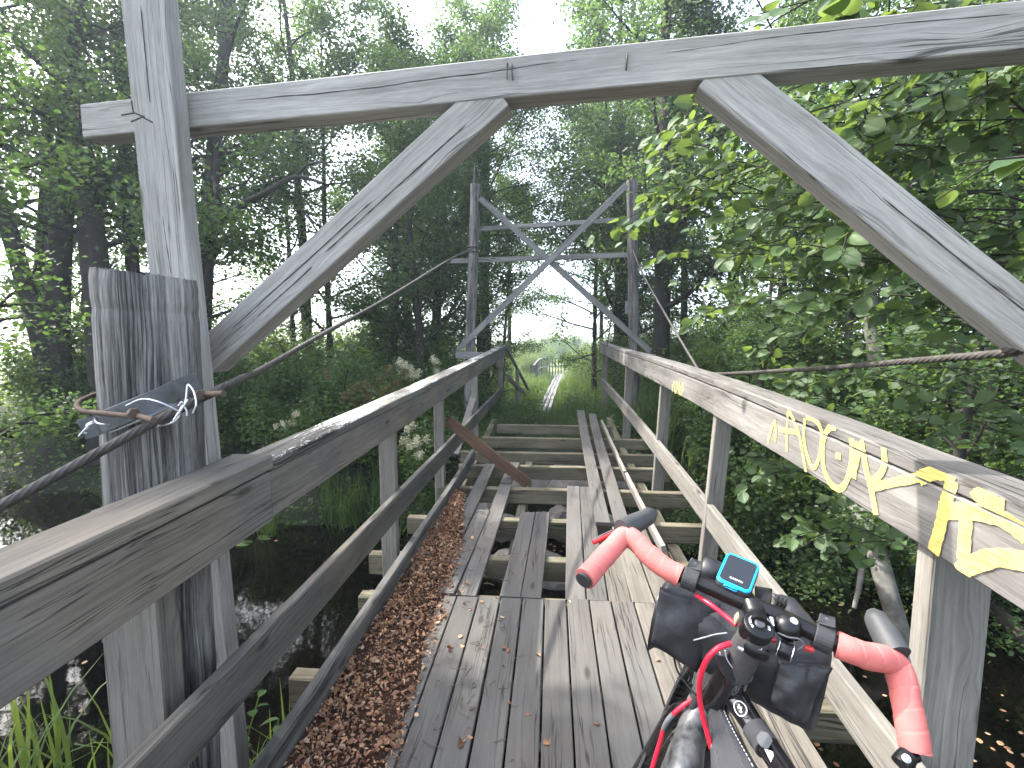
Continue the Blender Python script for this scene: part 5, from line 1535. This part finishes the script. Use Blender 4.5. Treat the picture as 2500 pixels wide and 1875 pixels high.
def gen_meadow(seed, h, label, group, head='flower'):
    r = np.random.default_rng(seed)
    root = empty('meadowsweet', (0, 0, 0), label, 'flowering plant', group)
    mb = MB(); lp, ld, fp = [], [], []
    for k in range(6):
        a = r.uniform(0, 6.28); e = np.array([math.cos(a) * .22, math.sin(a) * .22, h * r.uniform(.75, 1.05)])
        q = smooth_path([(0, 0, 0), e * .5 + np.array([0, 0, .05]), e], 16)
        tube_into(mb, q, .004, 5)
        for i in range(2, 15):
            for m_ in range(5):
                b = r.uniform(0, 6.28); o = np.array([math.cos(b), math.sin(b), r.uniform(-.1, .4)])
                lp.append(q[i] + o * r.uniform(.01, .12)); ld.append(o)
        for m_ in range(150):
            fp.append(e + r.normal(0, 1, 3) * np.array([.026, .026, .036]) + np.array([0, 0, .02]))
    mb.build('stems', M['grass'], root)
    n = len(lp); Vv, Qq, Uu = inst(TS, np.array(lp), np.array(ld), np.tile([0, 0, 1.], (n, 1)) + r.normal(0, .5, (n, 3)), r.uniform(.05, .1, n))
    np_mesh('leaves', Vv, Qq, M['leaf_mid'], root, Uu)
    n = len(fp); Vv, Qq, Uu = leaf_cloud(r, np.array(fp), .024, jit=1.2)
    np_mesh('flower_heads', Vv, Qq, M[head], root, Uu)
    return root
MG = 'flowering meadowsweet on the left bank'
ms = gen_meadow(51, 1.35, 'cream flowering meadowsweet plant among the bushes on the left bank', MG)
mf = gen_meadow(52, 1.35, 'brownish faded meadowsweet plant among the bushes on the left bank', 'faded meadowsweet on the left bank', 'spent')
def put_head(o, px, py, d, rz, sc, first=False):
    p = pD(px, py, d); h = 1.3 * sc
    if first: o.location = (p[0], p[1], p[2] - h); o.rotation_euler = (0, 0, rz); o.scale = (sc,) * 3
    else: copy_tree(o, (p[0], p[1], p[2] - h), rz, sc)
for k, (px, py, d, sc) in enumerate(((1012, 1048, 6.9, .9), (1050, 1075, 6.8, .85), (990, 885, 8.2, 1.0), (1035, 880, 8.6, 1.0), (700, 1015, 7.4, .7))):
    put_head(ms, px, py, d, k * 1.3, sc, k == 0)
for k, (px, py, d, sc) in enumerate(((930, 930, 7.6, 1.1), (970, 925, 7.8, 1.1), (840, 935, 7.6, 1.1), (1000, 930, 8.2, 1.1), (905, 945, 7.4, 1.0))):
    put_head(mf, px, py, d, k * 1.1, sc, k == 0)

# undergrowth: one leafy carpet over both banks
r = np.random.default_rng(61)
N_ = 90000
x = r.uniform(-14, 11, N_); y = r.uniform(5, 17, N_)
bl = bank_line(x); ok = (y > bl + .12) & (np.abs(x) > np.where(y < 9.5, 1.0, .3))
x, y = x[ok], y[ok]
hmap = .35 + .3 * np.sin(x * 1.9 + 1) * np.cos(y * 1.6) + .25 * np.sin(x * 4.1 + y * 3.3)
hgt = np.abs(r.uniform(0, 1, len(x))) * np.clip(hmap + .25, .12, 1.1) * sstep(0, 1.0, y - bank_line(x)) + .04
hgt = hgt * np.where((np.abs(x) < 1.5) & (y < 14), .55, 1)
pos = np.stack([x, y, ground_z(x, y) + hgt], 1)
c1 = leaf_cloud(r, pos, .085, jit=.55, droop=.2)
Vv, Qq, Uu = c1
tag(np_mesh('undergrowth', Vv, Qq, M['leaf_mid'], None, Uu), 'tangled green undergrowth carpeting both river banks', 'undergrowth', None, 'stuff')
# tall grass and fern either side of the far path
N_ = 42000
x = r.normal(0, 1, N_) * 3.2 + .4; y = 8.4 + 26 * r.uniform(0, 1, N_) ** 1.5
pc = np.interp(y, [8, 16.5, 30, 45], [-.35, -.25, .35, 1.9])
ok = (np.abs(x - pc) > np.where(y > 15.5, .27 + .1 * r.uniform(0, 1, N_), .0)) & ((np.abs(x) < 1.0) | (y > 9))
x, y = x[ok], y[ok]; n = len(x)
hs_ = np.interp(y, [8.4, 12, 20], [.26, .5, .85]) * (1 - .45 * np.exp(-((x - np.interp(y, [8, 16.5, 30], [-.35, -.25, .35])) / .5) ** 2)) * r.uniform(.5, 1.15, n)
parts = []
for bend in (.35, .9, 1.6):
    i = r.integers(0, 3, n) == int(bend)
    a = r.uniform(0, 6.28, i.sum()); o = np.stack([np.cos(a), np.sin(a), np.zeros_like(a)], 1)
    d = np.array([0, 0, 1.]) + o * r.uniform(.05, .5, i.sum())[:, None]
    parts.append(inst(tpl_blade(.013, bend, 4), np.stack([x[i], y[i], ground_z(x[i], y[i]) - .02], 1), d, o, hs_[i] * 1.15))
Vv, Qq, Uu = merge(parts)
tag(np_mesh('grass', Vv, Qq, M['grass'], None, Uu), 'tall bright grass either side of the far boardwalk', 'grass', None, 'stuff')

# stones under the far end of the deck
def stone(x, y, z, s, seed):
    r_ = np.random.default_rng(seed)
    bm_v = []
    me = bpy.data.meshes.new('boulder')
    import bmesh
    bm = bmesh.new(); bmesh.ops.create_icosphere(bm, subdivisions=3, radius=1)
    ax_ = unit_noise(r_, 9); dist = r_.uniform(.55, .9, 9)
    for v in bm.verts:
        c = np.array(v.co)
        for k in range(9):
            e = c @ ax_[k]
            if e > dist[k]: c = c - ax_[k] * (e - dist[k]) * .9
        v.co = Vector(c * np.array(s)) + Vector(tuple(r_.normal(0, .006, 3)))
    bm.to_mesh(me); bm.free(); me.materials.append(M['stone'])
    me.uv_layers.new(name='UVMap')
    o = link('boulder', me); o.location = (x, y, z); o.rotation_euler = (0, 0, r_.uniform(0, 6))
    return tag(o, 'grey boulder lying on the shore under the open joists', 'boulder', 'boulders under the far end of the deck')
for k, (x, y, z, s) in enumerate(((.25, 6.75, -.55, (.42, .3, .34)), (-.35, 6.95, -.62, (.4, .3, .22)), (.1, 6.1, -.85, (.3, .26, .25)), (.55, 6.05, -.9, (.34, .3, .26)), (-.55, 6.2, -.95, (.3, .3, .2)),
                                  (-.05, 5.45, -1.12, (.45, .3, .3)), (.75, 5.5, -1.1, (.4, .32, .3)), (.85, 6.9, -.6, (.3, .3, .25)), (-.9, 6.7, -.8, (.3, .25, .2)), (.35, 7.6, -.5, (.4, .3, .2)), (-.5, 5.6, -1.2, (.34, .3, .2)))):
    stone(x, y, z, s, 70 + k)

# drowned logs on the right
lg = smooth_path([pZ(2055, 1180, -.35), pD(2120, 1290, 5.0), pD(2160, 1420, 4.5), pZ(2215, 1600, -1.25)], 24)
mb = MB(); tube_into(mb, lg, np.linspace(.10, .075, 24), 12)
tube_into(mb, [pD(2105, 1385, 4.65), pD(2098, 1430, 4.6), pD(2085, 1485, 4.55)], [.03, .025, .018], 8)
tag(mb.build('fallen_log', M['bark_grey'], None), 'grey fallen log slanting down into the dark water on the right', 'log')
lg = smooth_path([pZ(1870, 1290, -1.15), pZ(1960, 1340, -1.16), pZ(2060, 1360, -1.2)], 14)
mb = MB(); tube_into(mb, lg, np.linspace(.06, .05, 14), 10)
tag(mb.build('fallen_log', M['bark'], None), 'dark log floating under the bushes across the right water', 'log')
lg = smooth_path([pZ(2420, 1480, -1.1), pZ(2500, 1560, -1.15), pZ(2620, 1640, -1.2)], 14)
mb = MB(); tube_into(mb, lg, np.linspace(.07, .09, 14), 10)
tag(mb.build('fallen_log', M['bark'], None), 'dark log half sunk behind the near right post', 'log')

# leaves and pads afloat
r = np.random.default_rng(81)
P2 = []
for px, py, n, sx, sy in ((2430, 1790, 13, 50, 50), (1990, 1430, 16, 60, 50), (1960, 1800, 8, 40, 40), (2100, 1700, 10, 60, 60), (640, 1310, 4, 30, 8), (1345, 1350, 14, 22, 18), (330, 1600, 8, 120, 120)):
    for k in range(n):
        p = pZ(px + r.normal(0, sx), py + r.normal(0, sy), WZ + .004); P2.append(p)
n = len(P2)
Vv, Qq, Uu = inst(tpl_simple(.36, .01, 0), np.array(P2), np.stack([r.normal(0, 1, n), r.normal(0, 1, n), np.zeros(n)], 1), np.tile([0, 0, 1.], (n, 1)), r.uniform(.022, .06, n))
tag(np_mesh('floating_leaves', Vv, Qq, M['litter'], None, Uu), 'fallen leaves floating on the dark water', 'leaves', None, 'stuff')
def pad(px, py, s, label):
    p = pZ(px, py, WZ + .006); a = np.linspace(.25, 6.05, 22)
    mb = MB(); v = [p] + [p + np.array([math.cos(t) * s * 1.15, math.sin(t) * s, .004 * math.sin(3 * t)]) for t in a]
    mb.add(v, [(0, i, i + 1) for i in range(1, 22)], [[(0, 0)] * 3] * 21)
    tag(mb.build('lily_pad', M['leaf_mid'], None), label, 'lily pad')
pad(594, 1326, .10, 'larger of two lily pads by the left shore')
pad(648, 1312, .09, 'smaller of two lily pads by the left shore')

# ------------------------------------------------------------------ boardwalk and its railing past the bridge
bw = empty('boardwalk', (-.25, 16.5, -1.0), 'pale boardwalk of three long planks leading off through the grass', 'boardwalk')
for k in (-1, 0, 1):
    yy_ = np.linspace(13.5, 31, 24)
    cxn = np.interp(yy_, [8, 16.5, 23, 31], [-.42, -.25, .02, .42])
    zz_ = -.93 + .0 * yy_ + .03 * np.sin(yy_ * 2 + k)
    mb = MB(); sweep(mb, np.stack([cxn + k * .15, yy_, zz_], 1), rect(.112, .05, .006)); mb.build('path_plank', M['path'], bw)
rl = empty('boardwalk_railing', (-.9, 28, -1.0), 'small white railing with balusters beside the distant boardwalk', 'railing')
ra = np.array([pD(1303, 893, 27), pD(1321, 876, 28), pD(1360, 875, 32), pD(1400, 876, 38), pD(1440, 879, 44)])
rs = smooth_path(ra, 24)
mb = MB(); sweep(mb, rs, rect(.1, .06, .005)); mb.build('top_rail', M['path'], rl)
mb = MB(); sweep(mb, rs[3:] - np.array([0, 0, .5]), rect(.07, .05, .005)); mb.build('mid_rail', M['path'], rl)
for i in range(0, 24, 1):
    board('baluster', rs[i] - np.array([0, 0, .03]), rs[i] - np.array([0, 0, 1.15]), .07, .05, M['path'], rl, up=(0, 1, 0), seg=2)
board('end_post', ra[0] - np.array([.15, 0, -.12]), ra[0] - np.array([.15, 0, 1.1]), .1, .1, M['rail_dark'], rl, up=(0, 1, 0), seg=2)


# ------------------------------------------------------------------ leaf litter on the deck
r = np.random.default_rng(91)
def litter_x(y, u):     # across the strip beside the left kerb
    wdt = np.interp(y, [.5, 1.5, 2.0, 2.8, 3.4, 4.0, 4.6], [.50, .44, .36, .33, .30, .20, .10])
    return -.94 + wdt * u
mb = MB()
ny_, nx_ = 60, 14
Yg = np.linspace(.4, 4.7, ny_); vv = []
for j in range(ny_):
    for i in range(nx_):
        u = i / (nx_ - 1)
        x_ = float(litter_x(Yg[j], u * (.94 + .1 * math.sin(Yg[j] * 7) * .6 + r.normal(0, .03))))
        hgt_ = .034 * (1 - u) ** 1.1 * (1 + .4 * math.sin(Yg[j] * 9 + u * 5)) + r.normal(0, .002)
        vv.append((x_, Yg[j], float(zdeck(Yg[j])) + max(hgt_, -.002) + .003 - .012 * (u > .97)))
fc = [(j * nx_ + i, j * nx_ + i + 1, (j + 1) * nx_ + i + 1, (j + 1) * nx_ + i) for j in range(ny_ - 1) for i in range(nx_ - 1)]
mb.add(vv, fc, [[(vv[k][0], vv[k][1]) for k in f] for f in fc], True)
tag(mb.build('leaf_mould', M['humus'], None), 'brown leaf mould heaped along the left kerb', 'leaf mould', None, 'stuff')
def curled(r, pos, size, flat=.5):
    n = len(pos); out = []
    for t in (tpl_simple(.33, .22, .3), tpl_simple(.3, -.16, -.25), tpl_simple(.36, .05, .1), tpl_simple(.22, .3, .5)):
        i = np.arange(n)[r.integers(0, 4, n) == len(out)]
        d = np.stack([r.normal(0, 1, len(i)), r.normal(0, 1, len(i)), r.normal(0, .25, len(i))], 1)
        nn = np.array([0, 0, 1.]) + r.normal(0, flat, (len(i), 3))
        out.append(inst(t, pos[i], d, nn, size[i]))
    return merge(out)
N_ = 14000
y = .5 + 4.1 * r.uniform(0, 1, N_) ** 1.0; u = r.beta(1.0, 1.5, N_)
x = litter_x(y, u * 1.02)
z = zdeck(y) + .036 * (1 - u) ** 1.1 + r.uniform(.004, .016, N_)
size = .005 + .027 * r.uniform(0, 1, N_) ** 2.6
P1 = np.stack([x, y, z], 1)
n2 = 150
y2 = r.uniform(.6, 4.3, n2); x2 = -.6 + 1.3 * r.uniform(0, 1, n2) ** 2.2
ok = (y2 < 2.8) | (x2 < -.5)
P2 = np.stack([x2, y2, zdeck(y2) + .006], 1)[ok]
sz = np.concatenate([size, r.uniform(.012, .036, len(P2))])
Vv, Qq, Uu = curled(r, np.concatenate([P1, P2]), sz)
tag(np_mesh('leaf_litter', Vv, Qq, M['litter'], None, Uu), 'dry brown leaves strewn along the left side of the deck', 'leaf litter', None, 'stuff')
mb = MB()
for k in range(420):
    y_ = r.uniform(.7, 4.2); u_ = r.beta(1, 1.2) if k < 250 else r.uniform(.8, 2.2)
    x_ = float(litter_x(y_, u_)); z_ = float(zdeck(y_)) + .04 * max(0, 1 - u_) + .006
    a = r.uniform(0, 6.28); l = r.uniform(.02, .09)
    d = np.array([math.cos(a), math.sin(a), r.uniform(-.03, .12)]) * l
    p = np.array([x_, y_, z_]); tube_into(mb, smooth_path([p, p + d * .5 + r.normal(0, .006, 3), p + d], 5), r.uniform(.0009, .0022), 4)
tag(mb.build('twigs', M['twig'], None), 'thin dry twigs lying in the leaf litter', 'twigs', None, 'stuff')
# a brown leaf on the right handrail and two white flakes on the planks
